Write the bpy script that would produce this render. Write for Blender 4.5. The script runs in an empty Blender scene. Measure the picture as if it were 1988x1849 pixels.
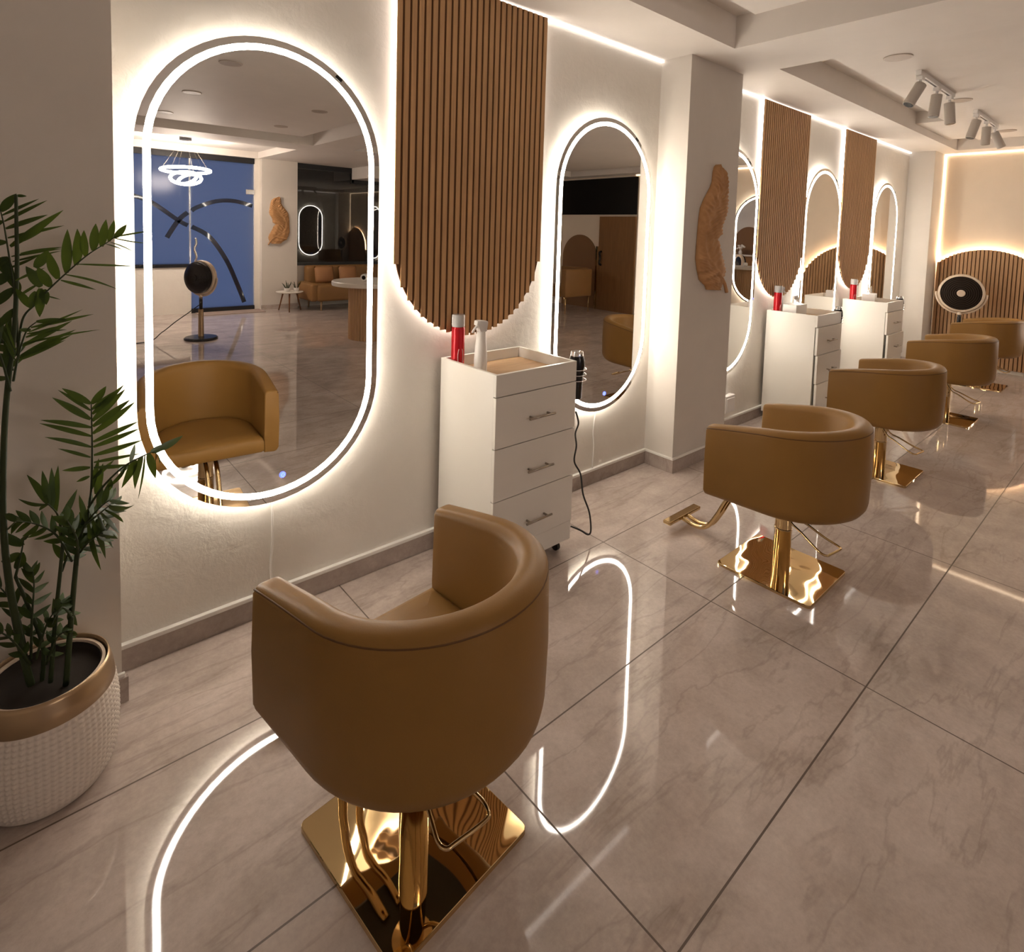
import bpy, bmesh, math, random
from mathutils import Vector, Matrix
random.seed(7)
C = bpy.context.scene.collection
SC = bpy.context.scene
R = math.radians
PI = math.pi

# ------------------------------------------------------------------ camera
F_PX, CX, CY = 1116.5, 991.44, 522.24
CAM_Z = 1.5775
YAW, PIT, ROL = R(48.977), R(3.836), R(-1.691)
fwd = Vector((math.cos(YAW) * math.cos(PIT), math.sin(YAW) * math.cos(PIT), -math.sin(PIT)))
rgt = Vector((math.sin(YAW), -math.cos(YAW), 0))
dwn = fwd.cross(rgt)
r2 = rgt * math.cos(ROL) + dwn * math.sin(ROL)
d2 = dwn * math.cos(ROL) - rgt * math.sin(ROL)
cam = bpy.data.cameras.new('camera')
cam.sensor_fit = 'HORIZONTAL'
cam.sensor_width = 36
cam.lens = F_PX * 36 / 1988
cam.shift_x = (994 - CX) / 1988
cam.shift_y = (CY - 924.5) / 1988
cam.clip_start = 0.02
camo = bpy.data.objects.new('camera', cam)
C.objects.link(camo)
m = Matrix.Identity(4)
for i in range(3):
    m[i][0], m[i][1], m[i][2], m[i][3] = r2[i], -d2[i], -fwd[i], (0, 0, CAM_Z)[i]
camo.matrix_world = m
SC.camera = camo

# ------------------------------------------------------------------ world, exposure, light levels
world = bpy.data.worlds.new('dusk_sky')
SC.world = world
world.use_nodes = True
bg = world.node_tree.nodes['Background']
bg.inputs[0].default_value = (0.15, 0.21, 0.42, 1)
bg.inputs[1].default_value = 0.15
SC.view_settings.view_transform = 'Standard'
SC.view_settings.look = 'None'
SC.view_settings.gamma = 1
SC.view_settings.exposure = 2.5
SC.cycles.max_bounces = 9
SC.cycles.diffuse_bounces = 4
SC.cycles.glossy_bounces = 6
SC.cycles.transmission_bounces = 6
SC.cycles.sample_clamp_indirect = 6
SC.cycles.blur_glossy = 0.5
SC.cycles.caustics_refractive = False
LED_FACE, LED_BACK, LED_SLAT, LED_COVE, LED_WARM, LED_WARMTOP, LED_PEND = 7.0, 4.2, 2.4, .36, 16.0, .8, 11.5

# ------------------------------------------------------------------ pixel helpers (image is 1988 x 1849)
def ray(u, v):
    return r2 * ((u - CX) / F_PX) + d2 * ((v - CY) / F_PX) + fwd
def on_y(u, v, y):
    d = ray(u, v)
    return Vector((0, 0, CAM_Z)) + d * (y / d.y)

# ------------------------------------------------------------------ materials
def mat(name, base=(.8, .8, .8), rough=.5, metal=0.0, spec=.5, emit=None, strength=0, trans=0.0, ior=1.45, alpha=1.0, coat=0.0):
    mm = bpy.data.materials.new(name)
    mm.use_nodes = True
    b = mm.node_tree.nodes['Principled BSDF']
    b.inputs['Base Color'].default_value = (*base, 1)
    b.inputs['Roughness'].default_value = rough
    b.inputs['Metallic'].default_value = metal
    b.inputs['Specular IOR Level'].default_value = spec
    b.inputs['IOR'].default_value = ior
    b.inputs['Transmission Weight'].default_value = trans
    b.inputs['Coat Weight'].default_value = coat
    if emit:
        b.inputs['Emission Color'].default_value = (*emit, 1)
        b.inputs['Emission Strength'].default_value = strength
    return mm
def nodes(mm):
    nt = mm.node_tree
    return nt, nt.nodes['Principled BSDF']
def coords(nt, kind='Object'):
    return nt.nodes.new('ShaderNodeTexCoord').outputs[kind]
def noise(nt, vec, scale, detail=4, rough=.55, dist=0):
    n = nt.nodes.new('ShaderNodeTexNoise')
    n.inputs['Scale'].default_value = scale
    n.inputs['Detail'].default_value = detail
    n.inputs['Roughness'].default_value = rough
    n.inputs['Distortion'].default_value = dist
    nt.links.new(vec, n.inputs['Vector'])
    return n.outputs['Fac']
def ramp(nt, fac, stops):
    r = nt.nodes.new('ShaderNodeValToRGB')
    el = r.color_ramp.elements
    while len(el) < len(stops):
        el.new(.5)
    for e, (p, c) in zip(el, stops):
        e.position = p
        e.color = (*c, 1)
    nt.links.new(fac, r.inputs[0])
    return r.outputs[0]
def bump(nt, b, h, strength, dist=.01):
    n = nt.nodes.new('ShaderNodeBump')
    n.inputs['Strength'].default_value = strength
    n.inputs['Distance'].default_value = dist
    nt.links.new(h, n.inputs['Height'])
    nt.links.new(n.outputs[0], b.inputs['Normal'])
def math_n(nt, op, a, b=None):
    n = nt.nodes.new('ShaderNodeMath')
    n.operation = op
    for i, x in enumerate((a, b)):
        if x is None:
            continue
        if isinstance(x, (int, float)):
            n.inputs[i].default_value = x
        else:
            nt.links.new(x, n.inputs[i])
    return n.outputs[0]
def mixc(nt, fac, a, b, blend='MIX'):
    n = nt.nodes.new('ShaderNodeMix')
    n.data_type = 'RGBA'
    n.blend_type = blend
    for s, x in ((0, fac), (6, a), (7, b)):
        if isinstance(x, (int, float)):
            n.inputs[s].default_value = x
        elif isinstance(x, tuple):
            n.inputs[s].default_value = (*x, 1)
        else:
            nt.links.new(x, n.inputs[s])
    return n.outputs[2]

def plaster(name, base, bumps=.5):
    mm = mat(name, base, .6, spec=.25)
    nt, b = nodes(mm)
    v = coords(nt)
    n1 = noise(nt, v, 2.2, 6, .65, .4)
    c = ramp(nt, n1, [(.3, tuple(x * .94 for x in base)), (.7, base)])
    nt.links.new(c, b.inputs['Base Color'])
    n2 = noise(nt, v, 14, 5, .6, .3)
    bump(nt, b, n2, bumps, .008)
    return mm
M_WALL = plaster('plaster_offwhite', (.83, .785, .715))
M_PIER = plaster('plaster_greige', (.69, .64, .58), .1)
M_CEIL = plaster('ceiling_paint', (.80, .745, .69), .05)

def tile_mat(name, grout, dark=1.0, rough=.07):
    mm = mat(name, (.5, .45, .4), rough, spec=.8)
    nt, b = nodes(mm)
    v = coords(nt)
    sep = nt.nodes.new('ShaderNodeSeparateXYZ')
    nt.links.new(v, sep.inputs[0])
    # stretched veining running diagonally across the slabs
    mp = nt.nodes.new('ShaderNodeMapping')
    mp.inputs['Rotation'].default_value = (0, 0, R(-50))
    mp.inputs['Scale'].default_value = (1, 2.1, 1)
    nt.links.new(v, mp.inputs[0])
    a1 = noise(nt, mp.outputs[0], 1.3, 9, .62, .9)
    a2 = noise(nt, v, 4.5, 8, .68, .3)
    mp2 = nt.nodes.new('ShaderNodeMapping')
    mp2.inputs['Rotation'].default_value = (0, 0, R(-50))
    mp2.inputs['Scale'].default_value = (.5, 2.6, 1)
    nt.links.new(v, mp2.inputs[0])
    a3 = noise(nt, mp2.outputs[0], 1.5, 5, .6, .35)
    d = dark
    c1 = ramp(nt, a1, [(.25, (.43 * d, .353 * d, .312 * d)), (.5, (.545 * d, .457 * d, .408 * d)), (.75, (.65 * d, .56 * d, .508 * d))])
    c2 = ramp(nt, a2, [(.32, (.82, .805, .79)), (.68, (1.05, 1.05, 1.05))])
    col = mixc(nt, 1.0, c1, c2, 'MULTIPLY')
    line = ramp(nt, math_n(nt, 'ABSOLUTE', math_n(nt, 'SUBTRACT', a3, .5)), [(0.0, (.70, .67, .65)), (.02, (1, 1, 1))])
    col = mixc(nt, .5, col, line, 'MULTIPLY')
    grain = ramp(nt, noise(nt, v, 55, 5, .75), [(.3, (.86, .85, .84)), (.7, (1.07, 1.07, 1.07))])
    col = mixc(nt, .8, col, grain, 'MULTIPLY')
    if grout:
        def edge(sock, off, size):
            f = math_n(nt, 'FRACT', math_n(nt, 'DIVIDE', math_n(nt, 'SUBTRACT', sock, off - 12 * size), size))
            e = math_n(nt, 'MINIMUM', f, math_n(nt, 'SUBTRACT', 1.0, f))
            return math_n(nt, 'LESS_THAN', math_n(nt, 'MULTIPLY', e, size), .0026)
        g = math_n(nt, 'MAXIMUM', edge(sep.outputs[0], 1.055, 1.2), edge(sep.outputs[1], 2.407, .6))
        col = mixc(nt, g, col, (.10, .065, .045))
        nt.links.new(math_n(nt, 'ADD', math_n(nt, 'MULTIPLY', g, .5), rough), b.inputs['Roughness'])
    nt.links.new(col, b.inputs['Base Color'])
    return mm
M_FLOOR = tile_mat('polished_marble_tile', True, 1.0, .035)
M_BASE = tile_mat('marble_skirting', False, .86, .2)
M_TRUNK = mat('white_trunking', (.85, .82, .77), .4)

def wood_mat(name, c, stretch=(14, 14, .7)):
    mm = mat(name, c, .5, spec=.3)
    nt, b = nodes(mm)
    mp = nt.nodes.new('ShaderNodeMapping')
    mp.inputs['Scale'].default_value = stretch
    nt.links.new(coords(nt), mp.inputs[0])
    n = noise(nt, mp.outputs[0], 3.0, 6, .6, .6)
    cc = ramp(nt, n, [(.3, tuple(x * .82 for x in c)), (.7, tuple(min(1, x * 1.1) for x in c))])
    nt.links.new(cc, b.inputs['Base Color'])
    return mm
M_SLAT = wood_mat('oak_slat', (.60, .36, .175))
M_SLATBACK = mat('slat_felt_backing', (.12, .05, .018), .9)
M_SLAT2 = wood_mat('oak_slat_pale', (.50, .30, .155))
M_DOORWOOD = wood_mat('brown_veneer', (.26, .13, .05))
M_TRAYWOOD = wood_mat('tray_veneer', (.55, .36, .2), (2, 14, 14))
M_LEGWOOD = wood_mat('walnut_leg', (.22, .09, .035))
M_ARCH = mat('brown_arch_paint', (.24, .125, .055), .7)

def leather(name, c):
    mm = mat(name, c, .45, spec=.3)
    nt, b = nodes(mm)
    v = coords(nt)
    n = noise(nt, v, 5, 4)
    cc = ramp(nt, n, [(.3, tuple(x * .92 for x in c)), (.7, c)])
    nt.links.new(cc, b.inputs['Base Color'])
    bump(nt, b, noise(nt, v, 220, 2), .12, .002)
    return mm
M_LEATHER = leather('ochre_leather', (.285, .147, .037))
M_SOFA = leather('camel_velvet', (.27, .14, .05))
M_CUSH = leather('cushion_cloth', (.40, .2, .09))
M_PIPE = mat('leather_seam', (.13, .058, .013), .6)

def gold(name, c, rough, wave):
    mm = mat(name, c, rough, 1.0)
    if wave:
        nt, b = nodes(mm)
        bump(nt, b, noise(nt, coords(nt), 4.2, .8, .3, .4), wave, .03)
    return mm
M_GOLD = gold('polished_gold', (.68, .50, .265), .08, 0)
M_GOLDPLATE = gold('polished_gold_plate', (.68, .50, .265), .03, .3)
M_CHROME = mat('brushed_steel', (.40, .35, .29), .3, 1.0)
M_SILVER = mat('bright_silver', (.85, .85, .85), .15, 1.0)
M_MIRROR = mat('mirror_silvering', (.80, .79, .765), .0, 1.0)
M_MIRFRAME = mat('mirror_back_box', (.25, .24, .22), .4, .6)
M_WHITE = mat('white_laminate', (.80, .765, .70), .35)
M_WHITEPL = mat('white_plastic', (.82, .79, .76), .35)
M_CREAM = mat('cream_plastic', (.68, .55, .42), .35)
M_BLACK = mat('black_plastic', (.012, .010, .010), .25)
M_BLACKM = mat('black_metal', (.01, .01, .012), .4)
M_RUBBER = mat('black_rubber', (.02, .018, .016), .6)
M_RED = mat('red_metal_can', (.52, .012, .02), .22, .35)
M_CLEAR = mat('frosted_cap', (.9, .88, .86), .15, trans=.55)
M_PINKMARK = mat('pale_print', (.75, .55, .5), .4)
M_PAPER = mat('tissue_paper', (.88, .85, .8), .8)
M_SOIL = mat('potting_soil', (.022, .015, .010), .95)
M_STEM = mat('palm_stem', (.03, .042, .014), .55, spec=.3)
M_LEAF = mat('palm_leaf', (.04, .075, .014), .6, spec=.25)
nt_, b_ = nodes(M_LEAF)
b_.inputs['Subsurface Weight'].default_value = 0
nt_.links.new(ramp(nt_, noise(nt_, coords(nt_), 9, 2), [(.35, (.020, .036, .008)), (.7, (.045, .075, .014))]), b_.inputs['Base Color'])
# leaves let some light through
tl_ = nt_.nodes.new('ShaderNodeBsdfTranslucent'); tl_.inputs[0].default_value = (.11, .15, .015, 1)
ml_ = nt_.nodes.new('ShaderNodeMixShader'); ml_.inputs[0].default_value = .16
ol_ = nt_.nodes['Material Output']
nt_.links.new(b_.outputs[0], ml_.inputs[1]); nt_.links.new(tl_.outputs[0], ml_.inputs[2]); nt_.links.new(ml_.outputs[0], ol_.inputs[0])
M_CLAY = mat('carved_leaf_resin', (.47, .26, .12), .65)
nt_, b_ = nodes(M_CLAY)
nt_.links.new(ramp(nt_, noise(nt_, coords(nt_), 12, 4), [(.3, (.44, .225, .09)), (.7, (.55, .30, .13))]), b_.inputs['Base Color'])
M_MESH = mat('fan_grille', (.014, .009, .006), .85, spec=.15)
M_SPOT = mat('spot_white_shaded', (.50, .45, .40), .45)  # white spot heads; the shade on them is put into this darker colour
M_STONE = mat('white_table_top', (.74, .68, .6), .3)
M_DARKGLASS = mat('dark_window_glass', (.006, .007, .008), .015, spec=.9)
M_MATTE_BLACK = mat('unlit_transom', (.008, .006, .004), .35, spec=.2)
M_GRASSMAT = mat('doormat_fibre', (.32, .24, .2), .95)
def emis(name, c, s):
    return mat(name, (.9, .88, .84), .5, emit=c, strength=s)
M_LEDF = emis('led_face', (1, .91, .80), LED_FACE)
M_LEDB = emis('led_back', (1, .92, .82), LED_BACK)
M_LEDS = emis('led_slat', (1, .92, .85), LED_SLAT)
M_LEDC = emis('led_cove', (1, .92, .86), LED_COVE)
M_LEDW = emis('led_warm', (1, .70, .43), LED_WARM)
M_LEDWT = emis('led_warm_top', (1, .74, .50), LED_WARMTOP)
M_LEDP = emis('led_pendant', (1, .86, .74), LED_PEND)
M_BLUE = emis('touch_icon_blue', (.05, .10, 1.0), .5)
# frosted shopfront glass: the dusk outside shines through it
M_FROST = mat('frosted_glass', (.5, .55, .62), .25)
nt_ = M_FROST.node_tree
out = nt_.nodes['Material Output']
tr = nt_.nodes.new('ShaderNodeBsdfTranslucent')
tr.inputs[0].default_value = (.80, .82, .85, 1)
gl = nt_.nodes.new('ShaderNodeBsdfGlossy')
gl.inputs['Roughness'].default_value = .22
gl.inputs[0].default_value = (.7, .7, .75, 1)
mx = nt_.nodes.new('ShaderNodeMixShader')
mx.inputs[0].default_value = .02
nt_.links.new(tr.outputs[0], mx.inputs[1]); nt_.links.new(gl.outputs[0], mx.inputs[2])
nt_.links.new(mx.outputs[0], out.inputs[0])
M_CLEARARC = mat('clear_glass_arc', (.02, .025, .04), .03, spec=.9)
# pot: white embossed glaze
M_POT = mat('embossed_white_glaze', (.70, .62, .54), .45)
M_POTRIM = mat('bronze_gold_band', (.40, .28, .165), .3, .7)

# ------------------------------------------------------------------ mesh helpers
def obj(name, bm, mm, parent=None, smooth=False, kind=None, label=None):
    me = bpy.data.meshes.new(name)
    bmesh.ops.recalc_face_normals(bm, faces=bm.faces)
    bm.to_mesh(me)
    bm.free()
    for x in (mm if isinstance(mm, (list, tuple)) else [mm]):
        me.materials.append(x)
    if smooth:
        for p in me.polygons:
            p.use_smooth = True
    o = bpy.data.objects.new(name, me)
    C.objects.link(o)
    if parent:
        o.parent = parent
    if kind:
        o['kind'] = kind
    if label:
        o['label'] = label
    return o
def thing(name, label, cat, loc=(0, 0, 0), rz=0, group=None):
    o = bpy.data.objects.new(name, None)
    C.objects.link(o)
    o.location = loc
    o.rotation_euler = (0, 0, rz)
    o.empty_display_size = .05
    return tag(o, label, cat, group)
def tag(o, label, cat, group=None):
    o['label'] = label
    o['category'] = cat
    if group:
        o['group'] = group
    return o
def struct(name, bm, mm, parent=None, smooth=False):
    return obj(name, bm, mm, parent, smooth, None if parent else 'structure')
def dup(root, loc, rz, label):
    r = root.copy()
    C.objects.link(r)
    r.location = loc
    r.rotation_euler = (0, 0, rz)
    r['label'] = label
    for ch in list(root.children):
        c = ch.copy()
        C.objects.link(c)
        c.parent = r
        for g in ch.children:
            d = g.copy()
            C.objects.link(d)
            d.parent = c
    return r
def nb():
    return bmesh.new()
def box(bm, x0, x1, y0, y1, z0, z1, bev=0, seg=2):
    v = [bm.verts.new(p) for p in ((x0, y0, z0), (x1, y0, z0), (x1, y1, z0), (x0, y1, z0), (x0, y0, z1), (x1, y0, z1), (x1, y1, z1), (x0, y1, z1))]
    fs = [bm.faces.new([v[i] for i in q]) for q in ((0, 3, 2, 1), (4, 5, 6, 7), (0, 1, 5, 4), (1, 2, 6, 5), (2, 3, 7, 6), (3, 0, 4, 7))]
    if bev:
        es = list({e for f in fs for e in f.edges})
        bmesh.ops.bevel(bm, geom=es, offset=bev, segments=seg, affect='EDGES', profile=.5)
    return bm
def tube(bm, pts, r, n=8, closed=False, r_end=None):
    pts = [Vector(p) for p in pts]
    N = len(pts)
    rings = []
    up = None
    for i, p in enumerate(pts):
        if closed:
            t = (pts[(i + 1) % N] - pts[i - 1]).normalized()
        else:
            t = (pts[min(i + 1, N - 1)] - pts[max(i - 1, 0)]).normalized()
        if up is None:
            up = Vector((0, 0, 1)) if abs(t.z) < .9 else Vector((1, 0, 0))
        u = (up - t * up.dot(t)).normalized()
        up = u
        w = t.cross(u)
        rr = r if r_end is None else r + (r_end - r) * i / (N - 1)
        rings.append([bm.verts.new(p + (u * math.cos(2 * PI * k / n) + w * math.sin(2 * PI * k / n)) * rr) for k in range(n)])
    for i in range(N if closed else N - 1):
        a, b = rings[i], rings[(i + 1) % N]
        for k in range(n):
            bm.faces.new((a[k], a[(k + 1) % n], b[(k + 1) % n], b[k]))
    if not closed:
        bm.faces.new(rings[0][::-1])
        bm.faces.new(rings[-1])
    return bm
def lathe(bm, prof, n=32, c=(0, 0, 0), M=None, caps=True):
    """prof: (radius, height) from one end to the other; axis +z at c, or transformed by M."""
    rings = []
    for r, z in prof:
        if r < 1e-6:
            p = Vector((0, 0, z))
            rings.append([bm.verts.new((M @ p) if M else p + Vector(c))])
        else:
            ring = []
            for k in range(n):
                p = Vector((r * math.cos(2 * PI * k / n), r * math.sin(2 * PI * k / n), z))
                ring.append(bm.verts.new((M @ p) if M else p + Vector(c)))
            rings.append(ring)
    for a, b in zip(rings, rings[1:]):
        for k in range(n):
            k2 = (k + 1) % n
            if len(a) == 1 and len(b) == 1:
                continue
            if len(a) == 1:
                bm.faces.new((a[0], b[k], b[k2]))
            elif len(b) == 1:
                bm.faces.new((a[k], a[k2], b[0]))
            else:
                bm.faces.new((a[k], a[k2], b[k2], b[k]))
    if len(rings[0]) > 1 and caps:
        bm.faces.new(rings[0][::-1])
    if len(rings[-1]) > 1 and caps:
        bm.faces.new(rings[-1])
    return bm
def axis_matrix(loc, n):
    n = Vector(n).normalized()
    return Matrix.Translation(Vector(loc)) @ n.to_track_quat('Z', 'Y').to_matrix().to_4x4()
def smooth_path(pts, sub=6):
    pts = [Vector(p) for p in pts]
    o = []
    for i in range(len(pts) - 1):
        p0, p1, p2, p3 = pts[max(i - 1, 0)], pts[i], pts[i + 1], pts[min(i + 2, len(pts) - 1)]
        for k in range(sub):
            t = k / sub
            o.append(.5 * ((2 * p1) + (p2 - p0) * t + (2 * p0 - 5 * p1 + 4 * p2 - p3) * t * t + (3 * p1 - p0 - 3 * p2 + p3) * t ** 3))
    o.append(pts[-1])
    return o
def shade_auto(o, ang=35):
    for p in o.data.polygons:
        p.use_smooth = True
    try:
        o.data.set_sharp_from_angle(angle=R(ang))
    except Exception:
        pass
    return o

# ------------------------------------------------------------------ room shell
WY = 2.31            # station wall
BX = 9.2             # back wall
FY = -6.4            # shopfront wall
LX = -1.6            # wall at the left, outside the picture
ZS, ZP, ZT = 2.727, 2.803, 2.92   # soffit, ceiling panel, slot top
struct('floor', box(nb(), LX - .1, BX + .1, FY - .1, WY + .1, -.06, 0), M_FLOOR)
struct('wall_stations', box(nb(), LX - .1, BX + .1, WY, WY + .12, 0, 3.05), M_WALL)
struct('wall_back', box(nb(), BX, BX + .12, FY - .1, WY, 0, 3.05), plaster('plaster_cream', (.82, .71, .58), .1))
struct('wall_left', box(nb(), LX - .12, LX, FY - .1, WY, 0, 3.05), M_WALL)
PX1 = .243
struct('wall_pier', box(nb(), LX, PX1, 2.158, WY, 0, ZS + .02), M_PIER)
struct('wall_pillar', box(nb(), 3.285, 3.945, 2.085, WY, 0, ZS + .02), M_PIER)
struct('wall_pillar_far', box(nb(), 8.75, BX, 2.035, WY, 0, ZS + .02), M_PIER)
b = nb()
box(b, LX, BX, FY, WY, ZT, ZT + .1)
box(b, LX, BX, 1.845, WY, ZS, ZT)                   # soffit over the stations
box(b, 3.37, 3.978, FY, 1.845, ZS, ZT)              # cross beam by the pillar
box(b, 8.86, BX, FY, 1.845, ZS, ZT)
box(b, LX, 3.37, -4.48, -3.83, ZS, ZT)
box(b, 3.978, 8.86, -4.48, -3.83, ZS, ZT)
box(b, LX, -1.35, -3.83, 1.845, ZS, ZT)
box(b, LX, 3.37, -6.4, -6.32, ZS, ZT)
box(b, 5.2, 8.86, -6.4, -5.6, 2.5, ZT)              # dropped beam over the dark window
box(b, 3.978, 8.86, -5.6, -4.48, ZS, ZT)
box(b, 3.978, 5.2, -6.4, -5.6, ZS, ZT)
box(b, -1.15, 3.12, -3.58, 1.6, ZP, ZT)             # hanging panels inside the trays
box(b, 4.22, 8.62, -3.58, 1.6, ZP, ZT)
box(b, 7.1, 8.42, 1.6, 1.845, ZP, ZT)
box(b, LX, 3.37, -6.32, -4.48, 2.84, ZT)
struct('ceiling', b, M_CEIL)

def skirting(name, x0, x1, y):
    struct(name, box(nb(), x0, x1, y, y + .014, 0, .084), M_BASE)
    i = name.split('_')[-1]
skirting('baseboard_stations', PX1, 3.285, WY - .014)
skirting('baseboard_stations_far', 3.945, 8.75, WY - .014)
skirting('baseboard_pier', LX, PX1 + .016, 2.143)
b = nb()
box(b, 3.273, 3.957, 2.073, 2.085, 0, .084)
box(b, 3.273, 3.285, 2.085, WY - .014, 0, .084)
box(b, 3.945, 3.957, 2.085, WY - .014, 0, .084)
struct('baseboard_pillar', b, M_BASE)
b = nb()
box(b, 8.738, BX, 2.023, 2.035, 0, .084)
box(b, 8.738, 8.75, 2.035, WY - .014, 0, .084)
struct('baseboard_pillar_far', b, M_BASE)
# white wiring trunking on top of the skirting
def trunk(name, bm):
    struct(name, bm, M_TRUNK)
trunk('trim_1', box(nb(), PX1, 3.285, WY - .020, WY, .084, .100, .002))
trunk('trim_2', box(nb(), 3.945, 8.75, WY - .020, WY, .084, .100, .002))
b = nb()
box(b, 3.274, 3.956, 2.074, 2.085, .085, .101, .002)
box(b, 3.274, 3.285, 2.085, WY - .014, .085, .101, .002)
box(b, 3.945, 3.956, 2.085, WY - .014, .085, .101, .002)
trunk('trim_3', b)
trunk('trim_4', box(nb(), LX, PX1 + .008, 2.148, 2.158, .084, .098, .002))
trunk('trim_5', box(nb(), BX - .012, BX, .2, 2.02, 0, .05, .002))

# cove light strips (real fittings in the corners)
def strip(name, bm, mm, label, group):
    return tag(obj(name, bm, mm), label, 'light strip', group)
G_COVE = 'cove light strips along the ceiling edge'
strip('cove_light_strip', box(nb(), PX1 + .01, 3.28, WY - .022, WY - .002, ZS - .016, ZS - .001), M_LEDC, 'white light strip under the soffit, nearest two mirrors', G_COVE)
strip('cove_light_strip', box(nb(), 3.95, 8.745, WY - .022, WY - .002, ZS - .016, ZS - .001), M_LEDC, 'white light strip under the soffit beyond the pillar', G_COVE)
strip('cove_light_strip', box(nb(), BX - .02, BX - .002, -2.4, 2.03, ZS - .018, ZS - .001), M_LEDWT, 'warm light strip along the top of the back wall', G_COVE)
strip('cove_light_strip', box(nb(), BX - .02, BX - .002, 2.012, 2.03, 1.35, ZS - .02), M_LEDWT, 'warm upright light strip in the back wall corner by the far pillar', G_COVE)

# ------------------------------------------------------------------ shopfront wall (seen in the mirrors)
b = nb()
box(b, LX, 2.30, FY - .08, FY, 0, .79)
box(b, 4.05, BX, FY - .08, FY, 0, .79)
box(b, 3.33, 3.44, FY - .12, FY + .0, 0, 3.0)
struct('wall_shopfront', b, M_WALL)
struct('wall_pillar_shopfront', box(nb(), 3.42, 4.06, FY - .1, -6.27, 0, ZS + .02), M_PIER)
struct('baseboard_shopfront', box(nb(), 3.41, 4.07, -6.27, -6.258, 0, .084), M_BASE)
def frame_part(name, parent, *bx):
    bm = nb()
    for q in bx:
        box(bm, *q)
    return obj(name, bm, M_BLACKM, parent)
w1 = obj('window_1', box(nb(), LX, 2.28, FY - .035, FY - .025, .84, 2.66), M_FROST, kind='structure')
frame_part('window_frame', w1, (LX, 2.28, FY - .05, FY + .02, .79, .845), (LX, 2.28, FY - .05, FY + .01, 2.63, ZS))
w2 = obj('window_2', box(nb(), 4.06, BX, FY - .035, FY - .025, .84, 2.66), M_DARKGLASS, kind='structure')
frame_part('window_frame', w2, (4.06, BX, FY - .05, FY + .03, .79, .845), (4.06, 5.2, FY - .05, FY + .01, 2.63, ZS), (5.19, 5.25, FY - .05, FY + .01, 2.44, ZS), (5.2, BX, FY - .05, FY + .01, 2.42, 2.5))
d1 = obj('door_1', box(nb(), 2.31, 3.32, FY - .035, FY - .025, .03, 2.66), M_FROST, kind='structure')
frame_part('door_rail', d1, (2.30, 3.33, FY - .05, FY + .01, .0, .075), (2.28, 3.33, FY - .05, FY + .01, 2.63, ZS))
obj('door_edge', box(nb(), 2.283, 2.30, FY - .04, FY - .01, .08, 2.63), M_SILVER, d1)
tb = nb()
tube(tb, smooth_path([(2.35, FY + .03, .86), (2.375, FY + .04, .98), (2.345, FY + .04, 1.1), (2.375, FY + .04, 1.2), (2.365, FY + .03, 1.29)]), .022, 8)
obj('door_handle', tb, M_SILVER, d1, True)
b = nb(); box(b, 3.18, 3.33, FY - .02, FY + .02, 2.08, 2.17, .006)
obj('hinge', b, M_SILVER, d1)
# clear arcs left in the frosting
def arc_strip(bm, pts, w):
    pts = smooth_path([(x, FY - .018, z) for x, z in pts], 5)
    prev = None
    for i, p in enumerate(pts):
        t = (pts[min(i + 1, len(pts) - 1)] - pts[max(i - 1, 0)]).normalized()
        n = Vector((-t.z, 0, t.x)) * w / 2
        cur = (bm.verts.new(p + n), bm.verts.new(p - n))
        if prev:
            bm.faces.new((prev[0], cur[0], cur[1], prev[1]))
        prev = cur
b = nb()
arc_strip(b, [(3.30, 1.88), (3.0, 1.95), (2.7, 1.93), (2.41, 1.815), (2.32, 1.75)], .07)
arc_strip(b, [(2.32, 1.48), (2.595, 1.31), (2.86, .91), (3.05, .45), (3.16, .14)], .075)
obj('clear_arc', b, M_CLEARARC, d1)
b = nb()
arc_strip(b, [(1.2, 2.0), (1.5, 1.95), (1.74, 1.86), (2.12, 1.58), (2.26, 1.50)], .07)
arc_strip(b, [(2.26, 1.72), (2.12, 1.58), (1.95, 1.29)], .075)
obj('clear_arc', b, M_CLEARARC, w1)
tag(obj('doormat', box(nb(), 2.35, 3.40, FY + .04, FY + .42, 0, .012, .004), M_GRASSMAT), 'thin pinkish doormat lying inside the glass shop door', 'doormat')

# ------------------------------------------------------------------ stadium outlines
def stadium(cx, cz, w, h, n=28, inset=0.0):
    r = w / 2 - inset
    hz = h / 2 - w / 2
    pts = []
    for k in range(n + 1):
        a = PI * k / n
        pts.append((cx + r * math.cos(a), cz + hz + r * math.sin(a)))
    for k in range(n + 1):
        a = PI + PI * k / n
        pts.append((cx + r * math.cos(a), cz - hz + r * math.sin(a)))
    return pts
def plate(bm, loop, y0, y1):
    a = [bm.verts.new((x, y0, z)) for x, z in loop]
    c = [bm.verts.new((x, y1, z)) for x, z in loop]
    bm.faces.new(a); bm.faces.new(c[::-1])
    n = len(loop)
    for i in range(n):
        bm.faces.new((a[i], c[i], c[(i + 1) % n], a[(i + 1) % n]))
def band(bm, lo, li, y0, y1, closed=True):
    V = [[bm.verts.new((x, y, z)) for x, z in L] for L, y in ((lo, y0), (li, y0), (lo, y1), (li, y1))]
    n = len(lo)
    for i in range(n if closed else n - 1):
        j = (i + 1) % n
        bm.faces.new((V[0][i], V[0][j], V[1][j], V[1][i]))
        bm.faces.new((V[2][i], V[3][i], V[3][j], V[2][j]))
        bm.faces.new((V[0][i], V[2][i], V[2][j], V[0][j]))
        bm.faces.new((V[1][i], V[1][j], V[3][j], V[3][i]))
    if not closed:
        for i in (0, n - 1):
            bm.faces.new((V[0][i], V[1][i], V[3][i], V[2][i]))

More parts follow.
